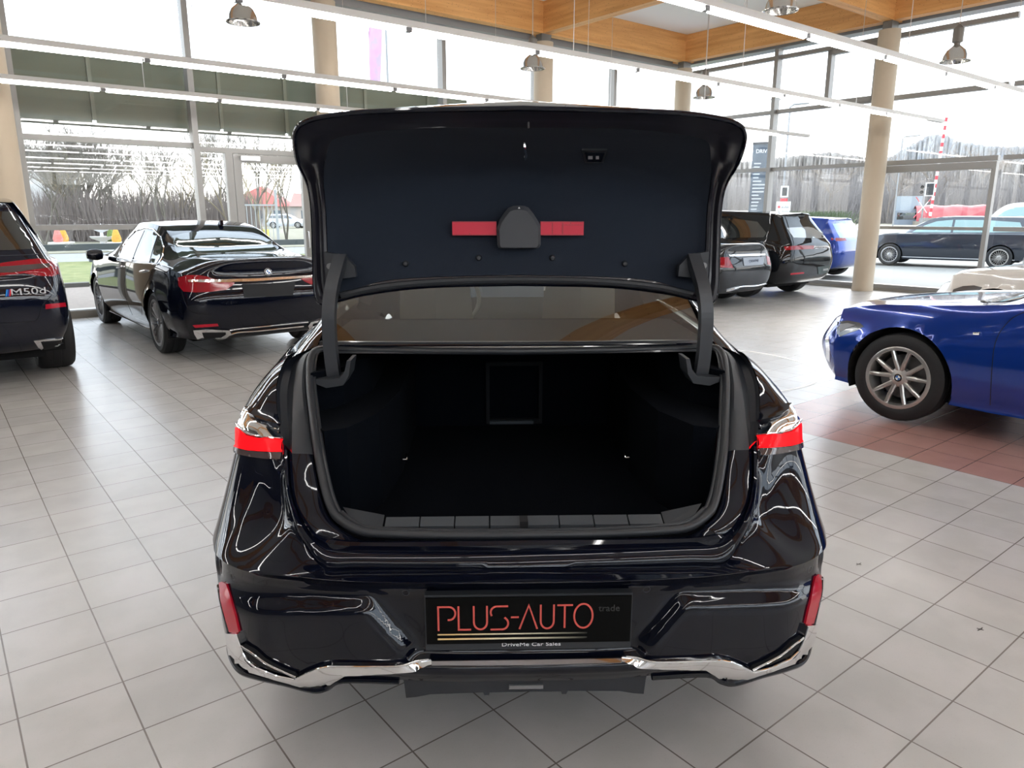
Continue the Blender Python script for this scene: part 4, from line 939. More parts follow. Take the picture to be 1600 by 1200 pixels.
b7.patch([(316, 519), (352, 518.3), (352.5, 521), (345, 525.5), (319, 527)], 'tailpipe_opening', DARK, off=.018, h=4, mirror=True)
b7.line([(359, 516), (375, 513.5), (420, 509), (481, 503)], .008, 'chrome_line', CHROME, off=.006)
b7.line([(358, 523), (372, 519), (400, 517), (440, 513), (474, 509.5)], .008, 'chrome_line', CHROME, off=.006)
for pts in ([(205, 410), (198, 425), (194, 445), (198, 470), (207, 492)], [(243, 414), (240, 424), (233, 436), (222, 462), (222, 492)], [(285, 458), (290, 475), (301, 488), (330, 492)]):
    b7.line(pts, .003, 'panel_gap', DARK, off=-.001, k=4)
for a, b_ in (((185, 418), (192, 416)), ((221, 424.5), (230, 422.5))):
    b7.line([a, b_], .012, 'door_handle', CHROME, off=.014)
MB().add(*(lambda m: (m.v, m.f))(MB().lathe([(0, -.10), (.06, -.095), (.085, -.04), (.09, .02), (.07, .08), (0, .10)], 14, (0, 0, 0), 'x'))).xf(Matrix.Translation((-1.03, 3.45, 1.02)) @ Matrix.Diagonal((1.05, .75, .85, 1))).mk('wing_mirror', BLACK, t7, smooth=True)
MB().add(*(lambda m: (m.v, m.f))(MB().lathe([(0, -.10), (.06, -.095), (.085, -.04), (.09, .02), (.07, .08), (0, .10)], 14, (0, 0, 0), 'x'))).xf(Matrix.Translation((1.03, 3.45, 1.02)) @ Matrix.Diagonal((1.05, .75, .85, 1))).mk('wing_mirror', BLACK, t7, smooth=True)
q = b7.spot(345, 352)
if q: MB().prism([(-.05, 0), (.07, 0), (.0, .055), (-.04, .06)], -.02, .02, 'x').xf(Matrix.Translation(q[0])).mk('roof_antenna', BLACK, t7)
# ---- dark SUV at the left edge
NAVY = mat('navy_paint', (.0045, .006, .014), .05, 0, 0)
t5, b5 = make_car(SUV, (-4.80, 6.17, 0), GB, NAVY, 'dark blue black SUV cut by the left edge of the picture', name='suv_car', sz=1.0, wheels=dict(spokes=5, style='pair', metal=DALLOY, wd=.32), track=.835)
std_glass(b5, 'suv', rear=False)
b5.patch([(-20, 330), (18, 331), (26, 341), (40, 364), (51, 384), (48, 389), (20, 391), (-20, 392)], 'rear_window', CGLASS, h=7)
b5.patch([(-20, 414), (24, 408), (60, 404), (80, 407), (89.5, 416), (93, 429), (80, 432), (60, 431), (39, 427), (0, 431), (-20, 432)], 'tail_lamp', LAMPD, h=5)
b5.patch([(-20, 418), (10, 416.5), (58, 413), (76, 412), (78, 418), (56, 421), (20, 426), (-20, 427)], 'lamp_smoked_strip', LAMPSM, off=.008, h=5)
q = b5.spot(44, 456)
if q:
    n = q[1]; rz_ = math.atan2(n.x, -n.y); 
    txt('badge_lettering', 'M50d', .082, mat('badge_silver', (.55, .55, .56), .35, .3), t5, q[0]+n*.016, (math.pi/2, 0, rz_), .004, 1.5)
    st_ = MB()
    for i, c in enumerate(((.02, .25, .7), (.03, .05, .3), (.7, .02, .03))):
        u = V((math.cos(rz_), math.sin(rz_), 0)); m_ = MB(); base = q[0]+n*.014-u*(.178-i*.014)
        m_.add([base+V((0, 0, -.03)), base+u*.012+V((0, 0, -.03)), base+u*.026+V((0, 0, .03)), base+u*.014+V((0, 0, .03))], [(0, 1, 2, 3)]).mk('badge_stripe', mat('stripe_%s' % 'abc'[i], c, .3), t5)
b5.patch([(71, 475.6), (101.5, 472.5), (103, 479), (71, 483)], 'rear_reflector', REFLR, h=4)
b5.patch([(52, 531.5), (97, 527.5), (103, 535), (101.5, 542), (89.5, 543.5), (63, 547)], 'tailpipe_trim', CHROME, off=.012, h=5)
b5.patch([(63, 533), (94, 530.5), (98.5, 535), (97.5, 539.5), (88, 541), (68, 544.5)], 'tailpipe_opening', DARK, off=.016, h=4)
b5.line([(-10, 505), (40, 503), (58, 499), (66, 478), (80, 462)], .003, 'panel_gap', DARK, off=-.001)
b5.line([(-10, 400), (30, 399), (60, 397)], .004, 'tailgate_edge', SATIN, off=.002)
# ---- dark saloon and black SUV behind on the right
GREY = mat('graphite_paint', (.012, .014, .018), .05, 0, 0)
te, be = make_car(SEDAN, (4.04, 12.5, 0), GB, GREY, 'dark grey saloon partly hidden behind the right side of the raised boot lid', name='saloon_car', sy=.975, sz=.985)
std_glass(be, 'sedan', sy=.975, sz=.985)
be.patch([(1110, 401), (1125, 402), (1138, 401.5), (1146, 419), (1130, 418), (1110, 416)], 'tail_lamp', LAMPD, h=4)
be.patch([(1197, 399), (1202, 402), (1204, 414), (1199, 413)], 'tail_lamp', LAMPD, h=3)
be.patch([(1138, 398), (1195, 396.5), (1195, 399), (1140, 400.8)], 'chrome_bar', CHROME, off=.01, h=4)
pe = be.patch([(1160, 403), (1194, 401.5), (1192, 413.5), (1162, 415.5)], 'number_plate', mat('plate_pale', (.22, .25, .30), .4), off=.012, h=5)
be.line([(1134, 455), (1157, 448), (1180, 446.5), (1197, 443)], .012, 'chrome_line', CHROME, off=.004)
be.patch([(1135, 452), (1156, 446.5), (1154, 450.5), (1137, 455.5)], 'tailpipe_trim', CHROME, off=.01, h=3)
tm, bmn = make_car(SUV, (5.70, 13.9, 0), GB, DBLACK, 'black SUV with a slim red lamp band parked in front of the right glass wall', name='suv_car', sy=.96, sz=.94, sx=.97, wheels=dict(spokes=5, style='pair', metal=ALLOY))
std_glass(bmn, 'suv', sy=.96, sz=.94, rear=False)
bmn.patch([(1229, 356), (1262, 354.5), (1270, 356), (1284, 364), (1294, 372.5), (1270, 372), (1240, 371.5)], 'rear_window', mat('car_glass_pale', (.25, .27, .28), .05, 0, 1), h=5)
bmn.patch([(1225, 385.5), (1250, 383.5), (1272, 384), (1271, 389), (1250, 390), (1227, 391)], 'tail_lamp', LAMPD, h=4)
bmn.patch([(1272, 384), (1303, 384), (1303, 388), (1271, 389)], 'lamp_smoked_strip', LAMPSM, h=4)
pm = bmn.patch([(1277, 417), (1301, 414.5), (1301, 425), (1278, 428)], 'number_plate', mat('plate_green_grey', (.06, .085, .085), .4), off=.01, h=4)
bmn.patch([(1235, 427), (1256, 425), (1256, 427.5), (1235, 429.5)], 'rear_reflector', REFLR, h=3)
def stext(bd, root, px, py, s_, size, m, name, sx=1):
    q = bd.spot(px, py)
    if q:
        n = q[1]; txt(name, s_, size, m, root, q[0]+n*.016, (math.pi/2-math.asin(max(-1, min(1, n.z)))*0, 0, math.atan2(n.x, -n.y)), .001, sx)
stext(bmn, tm, 1285, 387, 'MACAN', .055, MATS['badge_silver'], 'badge_lettering', 1.7)
stext(be, te, 1177, 408.5, 'DRIVEME', .075, mat('plate_ink', (.05, .07, .12), .5), 'plate_lettering', .95)
stext(bmn, tm, 1289, 421, 'DRIVEME', .06, WHITE, 'plate_lettering', .9)
# ---- blue coupe-like saloon on the right
BLUE = mat('blue_paint', (.006, .040, .29), .12, .35, 1.0)
COUPE = dict(SEDAN)
COUPE['st'] = SEDAN['st'][:5]+[(2.65, .20, .88, .95, .62, .915, .995, .60, 1.465), (3.0, .20, .88, .95, .62, .91, .985, .60, 1.36), (3.30, .20, .88, .95, .62, .905, .98, .64, 1.18), (3.55, .20, .88, .95, .62, .90, .945, .70, .99), (4.0, .21, .88, .95, .62, .90, .905, .69, .95), (4.42, .22, .88, .94, .60, .875, .87, .64, .915), (4.72, .23, .84, .91, .58, .83, .81, .58, .875)]
t3, b3 = make_car(COUPE, (6.00, 2.86, 0), GB, BLUE, 'bright blue saloon entering from the right edge, its front wheel on the red tiles', name='saloon_car', sy=.932, sx=.962, sz=.975,
                  wheels=dict(spokes=5, style='pair', metal=ALLOY, R_=.335, rim=.232, wd=.225))
std_glass(b3, 'sedan', sy=.932, sz=.975)
b3.patch([(1309, 503), (1325, 501), (1343, 504), (1350, 510), (1340, 516), (1325, 521), (1313, 526), (1308, 521)], 'headlamp', HEADL, h=4, mirror=True)
b3.patch([(1312, 507), (1325, 505), (1338, 508), (1322, 514), (1313, 519)], 'headlamp_inner', DALLOY, h=3, off=.008, mirror=True)
b3.line([(1600, 488), (1585, 495), (1574, 504.5), (1562, 520), (1553, 545), (1549, 590), (1547, 633)], .0028, 'panel_gap', DARK, off=-.0005)
b3.patch([(1290, 530), (1295, 524), (1297, 545), (1297, 566), (1292, 560)], 'kidney_grille', CHROME, h=4)
b3.patch([(1521, 519), (1532, 519), (1530, 523.5), (1520, 523)], 'side_badge', CHROME, h=3, off=.006)
b3.patch([(1284, 595), (1291, 583), (1294, 593), (1322, 612), (1318, 614), (1296, 604)], 'front_splitter', PIANO, h=4, off=.02)
b3.line([(1480, 640), (1520, 646), (1560, 652), (1600, 659)], .016, 'side_skirt', BLUE, off=.004)
# ---- white car behind it
WPAINT = mat('pearl_white', (.62, .59, .54), .1, 0, 1)
tw, bw_ = make_car(SEDAN, tuple(b2w(10.3, -.90)), GB, WPAINT, 'cream white car behind the blue one, only bonnet and headlamp showing', name='saloon_car', sy=.95, sx=.97, sz=.965)
std_glass(bw_, 'sedan', sy=.95, sz=.965)
bw_.patch([(1487, 459), (1490, 452), (1505, 447), (1522, 446), (1535, 449), (1530, 455), (1515, 460)], 'headlamp', HEADL, h=4, mirror=True)
# ---- cars in the yard outside
DG = mat('dark_blue_grey_paint', (.022, .027, .038), .12, 0, .6)
tp, bp_ = make_car(WAGON, (15.28, 21.29, 0), rad(51), DG, 'dark estate car standing side on in the yard behind the glass door', name='estate_car', wheels=dict(spokes=10, style='multi', badge=False))
std_glass(bp_, 'wagon', mat('car_glass_teal', (.18, .30, .29), .1, 0, 1))
bp_.line([(.6, .27), (1.6, .27), (2.6, .27), (3.5, .27)], .012, 'sill_chrome', SATINCH, view='left', off=.004)
bp_.patch([(.02, .78), (.02, .90), (.20, .92), (.30, .84), (.2, .78)], 'tail_lamp', LAMPD, view='left', h=.05, mirror=True)
bp_.patch([(4.55, .60), (4.30, .72), (4.25, .78), (4.50, .74), (4.60, .68)], 'headlamp', HEADL, view='left', h=.05, mirror=True)
yard = [(SEDAN, (13.4, 29.0, 0), rad(75), DG, 'dark saloon further back in the yard, left of the estate car', 'sedan', 1, 1),
        (SUV, tuple(gnd(1322, 437)+V((.35, .3, 0))), GB+rad(4), BLUE, 'blue SUV parked outside right behind the black one', 'suv', .90, .87),
        (WAGON, (14.8, 41.5, 0), rad(60), mat('red_paint', (.42, .03, .05), .2, 0, .6), 'red car far back in the yard above the blue one', 'wagon', .9, 1),
        (WAGON, (13.0, 44.5, 0), rad(60), mat('mint_paint', (.35, .48, .45), .2, 0, .6), 'pale mint car beside the red one in the yard', 'wagon', .95, .97),
        (SUV, (24.2, 31.0, 0), rad(60), mat('silver_paint', (.5, .52, .55), .2, .3, .6), 'tall white van-like car at the right edge behind the estate car', 'suv', 1.05, 1.18),
        (WAGON, (21.3, 27.6, 0), rad(62), MATS['red_paint'], 'dark red car at the right edge, just above the roof of the estate car', 'wagon', 1, .98),
        (SEDAN, (15.5, 14.0, 0), rad(50), WPAINT, 'white car nose at the right edge in front of the estate car', 'sedan', .95, 1)]
for sp_, lc, rz_, pn, lab, kd, sy_, sz_ in yard:
    t_, b_ = make_car(sp_, lc, rz_, pn, lab, sy=sy_, sz=sz_, wheels=dict(badge=False))
    std_glass(b_, kd, MATS['car_glass_teal'], sy=sy_, sz=sz_)
    if kd == 'suv' and pn == BLUE: b_.patch([(-.9, .92), (-.5, .93), (-.5, .99), (-.9, 1.0)], 'tail_lamp', LAMPD, view='rear', h=.06, mirror=True)
# ================================================================ OUTDOORS
PAVE = mat('yard_paving', (.235, .225, .205), .8, noise=(.6, .3, (.285, .275, .25)))
GRASS = mat('winter_grass', (.10, .13, .03), .9, noise=(2.2, .25, (.22, .22, .085)))
ROAD = mat('road_asphalt', (.20, .20, .20), .85, noise=(.5, .3, (.25, .25, .245)))
o = MB().box(-90, 160, -60, 170, -.5, -.14).mk('yard_ground', PAVE, rz=GB); o['kind'] = 'structure'
o = MB().box(-90, 160, A1+.2, 18.6, -.14, -.03).box(15.9, 160, -60, A1+.2, -.14, -.02).mk('paving', PAVE, rz=GB); o['kind'] = 'structure'
def sbox(nm, m, *bx):
    b = MB()
    for q in bx: b.box(*q)
    o = b.mk(nm, m, rz=GB); o['kind'] = 'structure'; return o
sbox('paved_path', mat('brown_pavers', (.20, .165, .14), .85, noise=(9, .2, (.25, .21, .18))), (-30, 12, A1+.3, 18.5, -.03, -.01))
sbox('kerb', mat('kerb_stone', (.13, .125, .115), .9), (-60, 40, 18.5, 18.75, -.14, .08))
sbox('glass_wall_plinth', mat('plinth_stone', (.24, .22, .195), .7), (B0, B1+.1, A1-.14, A1+.25, 0, .11), (B1-.14, B1+.25, A0, A1, 0, .05))
o = sbox('grass_verge', GRASS, (-60, 40, 18.75, 27.6, -.14, .05)); 
sbox('road', ROAD, (-80, 60, 27.6, 34.0, -.14, .02))
sbox('far_verge', mat('far_verge_mix', (.16, .15, .10), .9, noise=(.8, .3, (.26, .24, .17))), (-80, 60, 34.0, 120, -.14, .05))
# guard rail
t = empty('guard_rail', b2w(0, 27.1), GB, label='dark steel guard rail with short posts along the grass verge outside the left window', cat='guard rail')
GRM = mat('guard_steel', (.075, .085, .095), .5, .4)
MB().box(-30, 25, -.04, .04, .42, .62).mk('rail', GRM, t)
for i in range(-8, 8): MB().box(4.25+i*3.0-.09, 4.25+i*3.0+.09, -.10, .06, 0, .45).mk('post', GRM, t)
# bare trees
def tree_mesh(seed, h, depth=5, spread=.55, r0=.035, first=.25, n0=3, rf=.6):
    rnd = random.Random(seed); m = MB()
    def br(p, d, l, r, k):
        q = p+d*l*.5+V((rnd.uniform(-.06, .06)*l, rnd.uniform(-.06, .06)*l, 0)); e = p+d*l
        m.tube([p, q, e], [r, r*.85, r*.65], 3 if k < depth-1 else 5)
        if k == 0: return
        for i in range(3 if k > 1 else 4):
            s0 = p.lerp(e, rnd.uniform(.45, 1.0)) if i else e
            a = rnd.uniform(0, 2*math.pi); sp_ = spread*rnd.uniform(.5, 1.2)
            u = V((math.cos(a), math.sin(a), 0)); nd = (d+u*sp_+V((0, 0, .12))).normalized()
            br(s0, nd, l*rnd.uniform(.6, .8), r*rf, k-1)
    for i in range(n0):
        a = 2*math.pi*i/n0+rnd.random(); d = V((math.cos(a)*.28*(n0 > 1), math.sin(a)*.28*(n0 > 1), 1)).normalized()
        br(V((0, 0, 0)), d, h*first, r0*h, depth)
    return m
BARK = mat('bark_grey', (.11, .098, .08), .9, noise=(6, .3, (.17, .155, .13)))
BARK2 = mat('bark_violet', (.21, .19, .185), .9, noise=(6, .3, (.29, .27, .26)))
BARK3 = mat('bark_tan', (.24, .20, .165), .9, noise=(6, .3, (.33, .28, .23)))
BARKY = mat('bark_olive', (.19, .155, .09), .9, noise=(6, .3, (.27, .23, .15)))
def place(src, loc, s, rz, label=None, group=None):
    c = src.copy(); COL.objects.link(c); c.location = loc; c.scale = (s, s, s); c.rotation_euler = (0, 0, rz)
    if label: c['label'] = label
    if group: c['group'] = group
    return c
big = tree_mesh(3, 11.5, 6, .60, .016, .21, 6).mk('bare_tree', BARK); big.location = gnd(132, 372); tag(big, 'broad bare many-stemmed tree seen through the left window beside the column', 'tree')
thin = [tree_mesh(11+i, 9, 5, .62 if i < 2 else .95, .0075 if i < 2 else .006, .27, 1 if i > 1 else 2).mk('bare_tree', (BARK, BARKY, BARK2, BARK3)[i]) for i in range(4)]
rnd = random.Random(5)
GL = [('slender bare tree in the thicket across the road on the left', 'thin bare trees across the left road'), ('violet grey bare tree in the wood behind the yard', 'bare trees in the wood behind the yard')]
def use(i, loc, s, g):
    o = thin[i]
    if 'label' not in o.keys():
        o.location = loc; o.scale = (s, s, s); o.rotation_euler = (0, 0, rnd.uniform(0, 6)); tag(o, GL[g][0], 'tree', GL[g][1]); return o
    return place(o, loc, s, rnd.uniform(0, 6), GL[g][0], GL[g][1])
for i in range(16):
    px = 40+i*27+rnd.uniform(-6, 6); d = rnd.uniform(36, 46); r = ray(px, 334.5)
    use(rnd.randrange(2), V((r.x/r.y*d, d, 0)), rnd.uniform(.75, 1.15), 0)
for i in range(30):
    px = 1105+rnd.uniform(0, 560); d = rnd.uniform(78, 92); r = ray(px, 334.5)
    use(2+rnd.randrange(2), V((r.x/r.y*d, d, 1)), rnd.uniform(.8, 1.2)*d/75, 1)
# brushwood: uncountable twigs
def brush(name, m, n, x0, x1, dfun, hfun, seed, r=.012, lean=.25):
    rn = random.Random(seed); b = MB()
    for i in range(n):
        px = rn.uniform(x0, x1); d = dfun(rn); rr = ray(px, 334.5); p = V((rr.x/rr.y*d, d, 0)); h = hfun(px, rn)
        e = p+V((rn.uniform(-lean, lean)*h, rn.uniform(-lean, lean)*h, h)); q = p.lerp(e, .5)+V((rn.uniform(-.1, .1), 0, 0))*h
        b.tube([p, q, e], [r*h*.5, r*h*.4, r*h*.12], 3)
    return b.mk(name, m)
HB = mat('hedge_brown', (.16, .135, .125), .95, noise=(3, .3, (.235, .20, .18)))
tag(brush('brushwood', HB, 7500, 60, 400, lambda r: r.uniform(41, 50), lambda px, r: r.uniform(1.3, 3.1), 7, .013), 'dense brown leafless brushwood across the road on the left', 'hedge', kind='stuff')
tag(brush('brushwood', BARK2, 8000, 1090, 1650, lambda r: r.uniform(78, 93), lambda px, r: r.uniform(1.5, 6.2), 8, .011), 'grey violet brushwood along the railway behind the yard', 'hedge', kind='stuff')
# wooded hills, ridge heights read from the skyline
def ridge(name, m, pts, d, label, depth=60, seed=1, z0=-1):
    rn = random.Random(seed); P = []
    xs = [p[0] for p in pts]
    px = xs[0]
    while px <= xs[-1]:
        i = max(j for j in range(len(pts)-1) if pts[j][0] <= px); a, b = pts[i], pts[i+1]; t = (px-a[0])/(b[0]-a[0]); py = a[1]+(b[1]-a[1])*t
        P.append((px, py+rn.uniform(-1.6, 1.6))); px += 2.5
    rows = []
    for f in (0, .35, .7, 1, 1.0):
        row = []
        for px, py in P:
            r = ray(px, py); D = d+depth*f if len(rows) < 4 else d+depth*2
            h = (H+r.z/r.y*(d+depth))*(math.sin(f*math.pi/2)) if len(rows) < 4 else 0
            row.append(V((r.x/r.y*D, D, z0+max(0, h-z0)+(rn.uniform(-.8, .8) if 0 < f < 1 else 0))))
        rows.append(row)
    v_, f_ = grid(rows); o = mk(name, v_, f_, m); tag(o, label, 'hill'); return o
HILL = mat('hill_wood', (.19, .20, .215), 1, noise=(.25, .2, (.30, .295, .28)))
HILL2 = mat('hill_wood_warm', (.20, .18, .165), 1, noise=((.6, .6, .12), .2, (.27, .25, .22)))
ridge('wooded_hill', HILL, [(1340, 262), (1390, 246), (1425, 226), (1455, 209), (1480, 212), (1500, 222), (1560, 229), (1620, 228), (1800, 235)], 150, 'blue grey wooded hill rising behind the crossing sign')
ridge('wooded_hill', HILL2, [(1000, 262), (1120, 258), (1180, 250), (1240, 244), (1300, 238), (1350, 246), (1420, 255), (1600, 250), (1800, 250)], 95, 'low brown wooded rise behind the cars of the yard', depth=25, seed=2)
for i in range(50):
    px = 1110+i*10.6+rnd.uniform(-6, 6); sk = 246 if px < 1400 else (214 if px < 1500 else 228)
    d = 125; r = ray(px, sk+6); use(2+rnd.randrange(2), V((r.x/r.y*d, d, H+r.z/r.y*d-3.0)), rnd.uniform(.45, .75), 1)
sbox('railway_bank', mat('dry_bank', (.27, .235, .165), .95, noise=(.7, .3, (.36, .33, .26))), (38, 150, -40, 60, -.14, .55))
# planters and garden ornaments by the left road
def pot(px, py, d, col, name, lab, plant, h=.55):
    r = ray(px, py); p = V((r.x/r.y*d, d, .05)); t = empty(name, p, 0, label=lab, cat='planter', group='planters across the left road')
    MB().box(-.28, .28, -.2, .2, 0, .34).box(-.31, .31, -.23, .23, .30, .36).mk('trough', mat('trough_'+col[0], col[1], .6), t)
    if plant: 
        MB().lathe([(0, .34), (.16, .36), (.19, .5), (.12, .75), (.04, .98), (0, 1.02)], 12).mk('shrub', mat('shrub_'+plant[0], plant[1], .9, noise=(14, .3, tuple(c*1.8 for c in plant[1]))), t, smooth=True)
pot(93, 390, 31, ('white', (.6, .58, .55)), 'flower_trough', 'pale trough with a pink blooming bush next to the beige column', ('pink', (.45, .14, .12)))
pot(102, 390, 31.5, ('white', (.6, .58, .55)), 'flower_trough', 'pale trough with an orange cone shrub beside the pink bush', ('orange', (.42, .22, .04)))
pot(176, 390, 32, ('white', (.6, .58, .55)), 'flower_trough', 'white trough with a green cone shrub right of the fountain', ('green', (.12, .16, .05)))
pot(184, 390, 31, ('white', (.6, .58, .55)), 'flower_trough', 'white trough with an orange cone shrub at the left of the black saloon roof', ('orange', (.42, .22, .04)))
r = ray(162, 390); t = empty('garden_fountain', V((r.x/r.y*31.5, 31.5, .05)), 0, label='white tiered garden fountain across the left road', cat='fountain')
WS = mat('white_stone', (.62, .62, .62), .6)
MB().lathe([(0, 0), (.30, 0), (.28, .1), (.12, .16), (.10, .40), (.0, .40)], 16).mk('foot', WS, t, smooth=True)
MB().lathe([(.08, .36), (.42, .50), (.48, .58), (.44, .58), (.1, .48), (0, .48)], 16).mk('lower_basin', WS, t, smooth=True)
MB().lathe([(.07, .5), (.06, .75), (.28, .84), (.32, .90), (.27, .90), (.06, .84), (.05, 1.0), (0, 1.12)], 16).mk('upper_basin', WS, t, smooth=True)
# red roofed house, gate, flag and lamps behind the left door
r = ray(424, 334); D = 95
t = empty('red_roofed_house', V((r.x/r.y*D, D, 0)), rad(8), label='low house with a red roof seen through the left glass door', cat='house')
MB().box(-5.5, 5.5, 0, 8, 0, 2.6).mk('wall', mat('house_wall', (.33, .32, .31), .8, noise=(.5, .1, (.45, .38, .33))), t)
MB().add([(-6, -.6, 2.5), (2.2, -.6, 2.5), (2.2, 8.6, 2.5), (-6, 8.6, 2.5), (-1.5, 1.5, 5.0), (-1.2, 6.5, 5.0)], [(0, 1, 4), (1, 2, 5, 4), (2, 3, 5), (3, 0, 4, 5), (0, 3, 2, 1)]).mk('roof', mat('roof_red', (.40, .12, .10), .8), t)
MB().add([(2.3, -.4, 2.5), (6.4, -.4, 2.5), (6.4, 8.4, 2.5), (2.3, 8.4, 2.5), (2.6, 2, 4.2), (6.0, 2, 3.9)], [(0, 1, 5, 4), (1, 2, 5), (2, 3, 4, 5), (3, 0, 4), (0, 3, 2, 1)]).mk('side_roof', mat('roof_brown', (.33, .20, .17), .8), t)
for x in (-4, -1.6, .8, 4.2): MB().box(x-.5, x+.5, -.06, .0, 1.0, 2.0).mk('window', mat('house_window', (.10, .13, .16), .2), t)
ts, bs_ = make_car(WAGON, (ray(445, 340).x/ray(445, 340).y*82-2.0, 82, 0.05), rad(-88), mat('silver_far', (.55, .57, .6), .25, .2), 'silver car far away on the road behind the left glass door', sy=.92, wheels=dict(badge=False))
std_glass(bs_, 'wagon', sy=.92)
r = ray(-2, 340); t = empty('white_house', V((r.x/r.y*52, 52, 0)), rad(30), label='white house with dark windows behind the column at the left edge', cat='house')
MB().box(-5, 5, 0, 8, 0, 6).mk('wall', mat('house_white', (.55, .54, .53), .8), t)
for x in (-3.4, -1.1, 1.1, 3.4):
    for z in (1.2, 3.7): MB().box(x-.5, x+.5, -.06, 0, z, z+1.3).mk('window', MATS['house_window'], t)
t = empty('metal_gate', at(414, 362, 30)*1, rad(15), label='pale metal gate with bars seen through the left glass door', cat='gate')
t.location.z = 0
m_ = MATS['guard_steel']; GM = mat('gate_grey', (.36, .38, .38), .5, .3)
MB().bar((-1.1, 0, .2), (.5, 0, .2), .06).bar((-1.1, 0, 1.9), (.5, 0, 1.9), .06).bar((-1.1, 0, .0), (-1.1, 0, 2.0), .07).bar((.5, 0, 0), (.5, 0, 2.5), .10).mk('gate_frame', GM, t)
for i in range(9): MB().bar((-.95+i*.16, 0, .2), (-.95+i*.16, 0, 1.9), .025).mk('gate_bar', GM, t)
r = ray(407, 345); tag(MB().box(-.35, .35, -.2, .2, .0, .75).mk('yellow_bin', mat('bin_yellow', (.55, .50, .06), .5), loc=V((r.x/r.y*40, 40, .0))), 'small yellow bin behind the left glass door', 'bin')
r = ray(583, 60); D = 30; base = V((r.x/r.y*D, D, 0))
t = empty('banner_flag', base, rad(-20), label='tall violet banner flag outside above the left cladding boards', cat='flag')
MB().tube([(-.2, 0, 0), (-.2, 0, 10.3)], .03).mk('flag_pole', SATINCH, t)
MB().add(*grid([[V((-.18+.62*u/4*(1-.25*j/10), .06*math.sin(u*1.3+j*.6), 9.9-j*.36)) for u in range(5)] for j in range(14)])).mk('flag_cloth', mat('flag_violet', (.42, .33, .55), .7, noise=(2.2, .12, (.62, .30, .52))), t, smooth=True)
r = ray(606, 130); D = 34; x_ = r.x/r.y*D
tag(MB().tube([V((x_, D, 0)), V((x_, D, 9)), V((x_-.03, D, 10.2)), V((x_-.35, D, 11.2)), V((x_-1.0, D, 11.8)), V((x_-1.5, D, 11.8))], .05, 8).mk('street_lamp', mat('pole_grey', (.25, .26, .27), .5, .4), smooth=True), 'thin bent street lamp seen left of the boot lid top', 'street lamp')
for px, d, hh, lab in ((1221, 45, 7.6, 'street lamp with a straight arm beyond the right window post'), (1397, 60, 7.3, 'thin street lamp right of the beige column by the glass door')):
    r = ray(px, 334.5); x_ = r.x/r.y*d
    tag(MB().tube([V((x_, d, 0)), V((x_, d, hh)), V((x_+.2, d, hh+.15)), V((x_+1.3, d, hh+.25))], .06, 8).mk('street_lamp', MATS['pole_grey'], smooth=True), lab, 'street lamp')
r = ray(1198, 334.5); x_ = r.x/r.y*90
tag(MB().tube([V((x_, 90, 0)), V((x_, 90, 15.5))], .12, 6).bar((x_-.6, 90, 14.5), (x_+.6, 90, 14.5), .15).mk('radio_mast', MATS['pole_grey']), 'thin radio mast beyond the corner of the right window', 'mast')
# advertising pylon
r = ray(1187, 300); D = 29; t = empty('advertising_pylon', V((r.x/r.y*D, D, 0)), rad(-18), label='tall dark blue advertising pylon behind the right window post', cat='sign')
MB().box(-.36, .36, -.10, .10, 0, 4.12).mk('panel', mat('pylon_blue', (.022, .035, .055), .35, noise=(1.3, .15, (.09, .12, .15))), t)
MB().box(-.38, .38, -.12, .12, 4.12, 4.20).mk('top_cap', PLASTIC, t)
txt('panel_heading', 'DRIVE', .2, WHITE, t, (0, -.103, 3.86), (math.pi/2, 0, 0), .002, .9)
rn = random.Random(4)
for i in range(22):
    w_ = rn.uniform(.18, .5); z = 3.4-i*.13
    if z < .5: break
    MB().box(-.28, -.28+w_, -.104, -.10, z, z+.045).mk('text_line', mat('sign_white_dim', (.45, .48, .5), .6), t)
# railway crossing
def stand(px, d): r = ray(px, 334.5); return V((r.x/r.y*d, d, 0))
RW = mat('sign_white', (.7, .7, .7), .5); RR = mat('sign_red', (.6, .04, .06), .5)
t = empty('crossing_sign', stand(1441, 46), rad(-22), label='white and red diagonal crossing sign on a post in the yard view', cat='sign')
MB().tube([(0, .05, 0), (0, .05, 3.1)], .05).mk('post', MATS['pole_grey'], t, smooth=True)
for s in (-1, 1):
    for a, b, m__ in ((-.62, -.33, RR), (-.33, .33, RW), (.33, .62, RR)):
        MB().bar((a*.72*s, -.02*s, 1.95+a), (b*.72*s, -.02*s, 1.95+b), .03, .17, up=V((0, 1, 0))).mk('cross_arm', m__, t)
MB().box(.0, .5, .0, .06, 2.62, 3.42).mk('signal_board', RW, t); MB().box(.06, .44, -.04, .0, 2.68, 3.36).mk('signal_face', PLASTIC, t)
MB().lathe([(0, -.06), (.10, -.06), (.10, -.01)], 14, (-.18, 0, 3.15), 'y').mk('signal_lamp', DARK, t); MB().lathe([(0, -.06), (.10, -.06), (.10, -.01)], 14, (-.18, 0, 2.85), 'y').mk('signal_lamp', DARK, t)
t = empty('barrier_boom', stand(1452, 50), 0, label='raised red and white striped barrier boom beside the crossing sign', cat='barrier')
for i in range(26): MB().box(-.07, .07, -.05, .05, .9+i*.26, .9+(i+1)*.26).xf(Matrix.Rotation(rad(2.5), 4, 'Y')).mk('boom_stripe', RR if i % 2 else RW, t)
MB().box(-.45, .45, -.35, .35, 0, 1.3).mk('drive_cabinet', mat('cabinet_grey', (.20, .20, .19), .6), t)
t = empty('red_wagon_tank', stand(1500, 70)+V((-1, 0, 0)), rad(-20), label='long red covered freight load behind the fence beyond the crossing', cat='container')
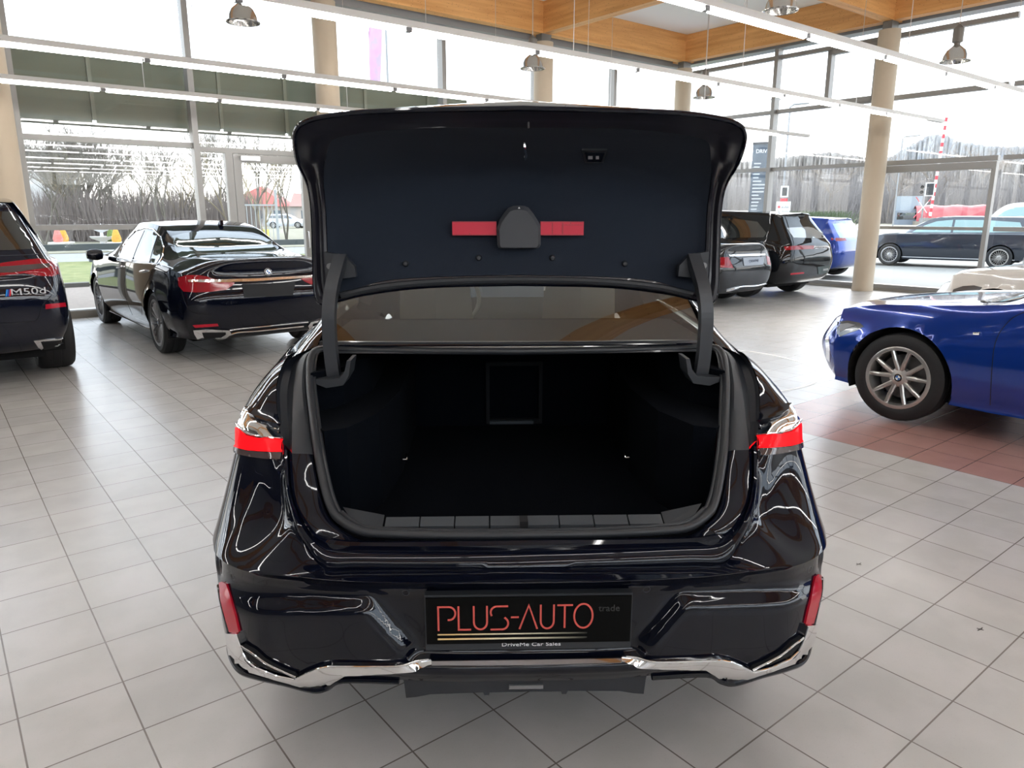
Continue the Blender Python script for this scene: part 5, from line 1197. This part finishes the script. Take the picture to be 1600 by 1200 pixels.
rows = [[V((x, 1.6*math.cos(a)*(1-.04*abs(x)), .9+1.45*math.sin(a)+.06*math.sin(x*3))) for a in [math.pi*i/10 for i in range(11)]] for x in [-2.9+.5*k for k in range(13)]]
v_, f_ = grid(rows); mk('red_cover', v_, f_, mat('tarpaulin_red', (.30, .04, .05), .6, noise=(1.2, .15, (.40, .10, .10))), t, smooth=True)
MB().box(-3, 3.1, -1.55, 1.55, 0, .9).mk('load_bed', mat('dry_wood', (.25, .22, .18), .9), t)
t = empty('box_truck', stand(1417, 72), rad(-25), label='pale box truck behind the crossing sign', cat='truck'); t.scale = (.62, .62, .62)
MB().box(-1.6, 1.9, 0, 6, .9, 5.2).mk('box_body', mat('truck_white', (.26, .30, .33), .5), t); MB().box(-1.7, 2.0, -1.7, -.1, .6, 3.0).mk('cab', mat('truck_cab', (.17, .20, .24), .4), t)
for x in (-1.2, 1.4): MB().lathe([(0, -.2), (.45, -.2), (.45, .2), (0, .2)], 16, (x, -.9, .45), 'x').mk('truck_wheel', TYRE, t)
MB().box(-1.4, 1.7, -1.74, -1.70, 1.7, 2.7).mk('windscreen', CGLASS, t)
t = empty('signal_post', stand(1223, 40), rad(-15), label='white framed signal above a white notice board behind the black SUV', cat='sign')
MB().tube([(0, .05, 0), (0, .05, 3.0)], .04).mk('post', MATS['pole_grey'], t, smooth=True)
MB().box(-.2, .2, -.02, .03, 2.42, 3.0).mk('signal_board', RW, t); MB().box(-.12, .12, -.05, -.02, 2.5, 2.92).mk('signal_face', PLASTIC, t)
MB().box(-.18, .18, -.02, .03, 2.2, 2.36).mk('red_plate', RR, t)
nb = MB().box(-.36, .36, -.04, .0, 1.62, 2.2).mk('notice_board', RW, t)
MB().lathe([(0, -.05), (.07, -.05), (.07, -.04)], 14, (-.22, 0, 1.92), 'y').mk('red_dot', RR, nb)
txt('notice_lettering', 'auto', .2, PLASTIC, nb, (.08, -.042, 1.92), (math.pi/2, 0, 0), .002)
tag(brush('evergreen_bushes', mat('bush_green', (.06, .085, .04), .9, noise=(6, .3, (.11, .14, .07))), 2600, 1195, 1320, lambda r: r.uniform(38, 42), lambda px, r: r.uniform(.8, 1.75), 9, .05, .5), 'low dark green bushes behind the red and mint cars', 'bush', kind='stuff')
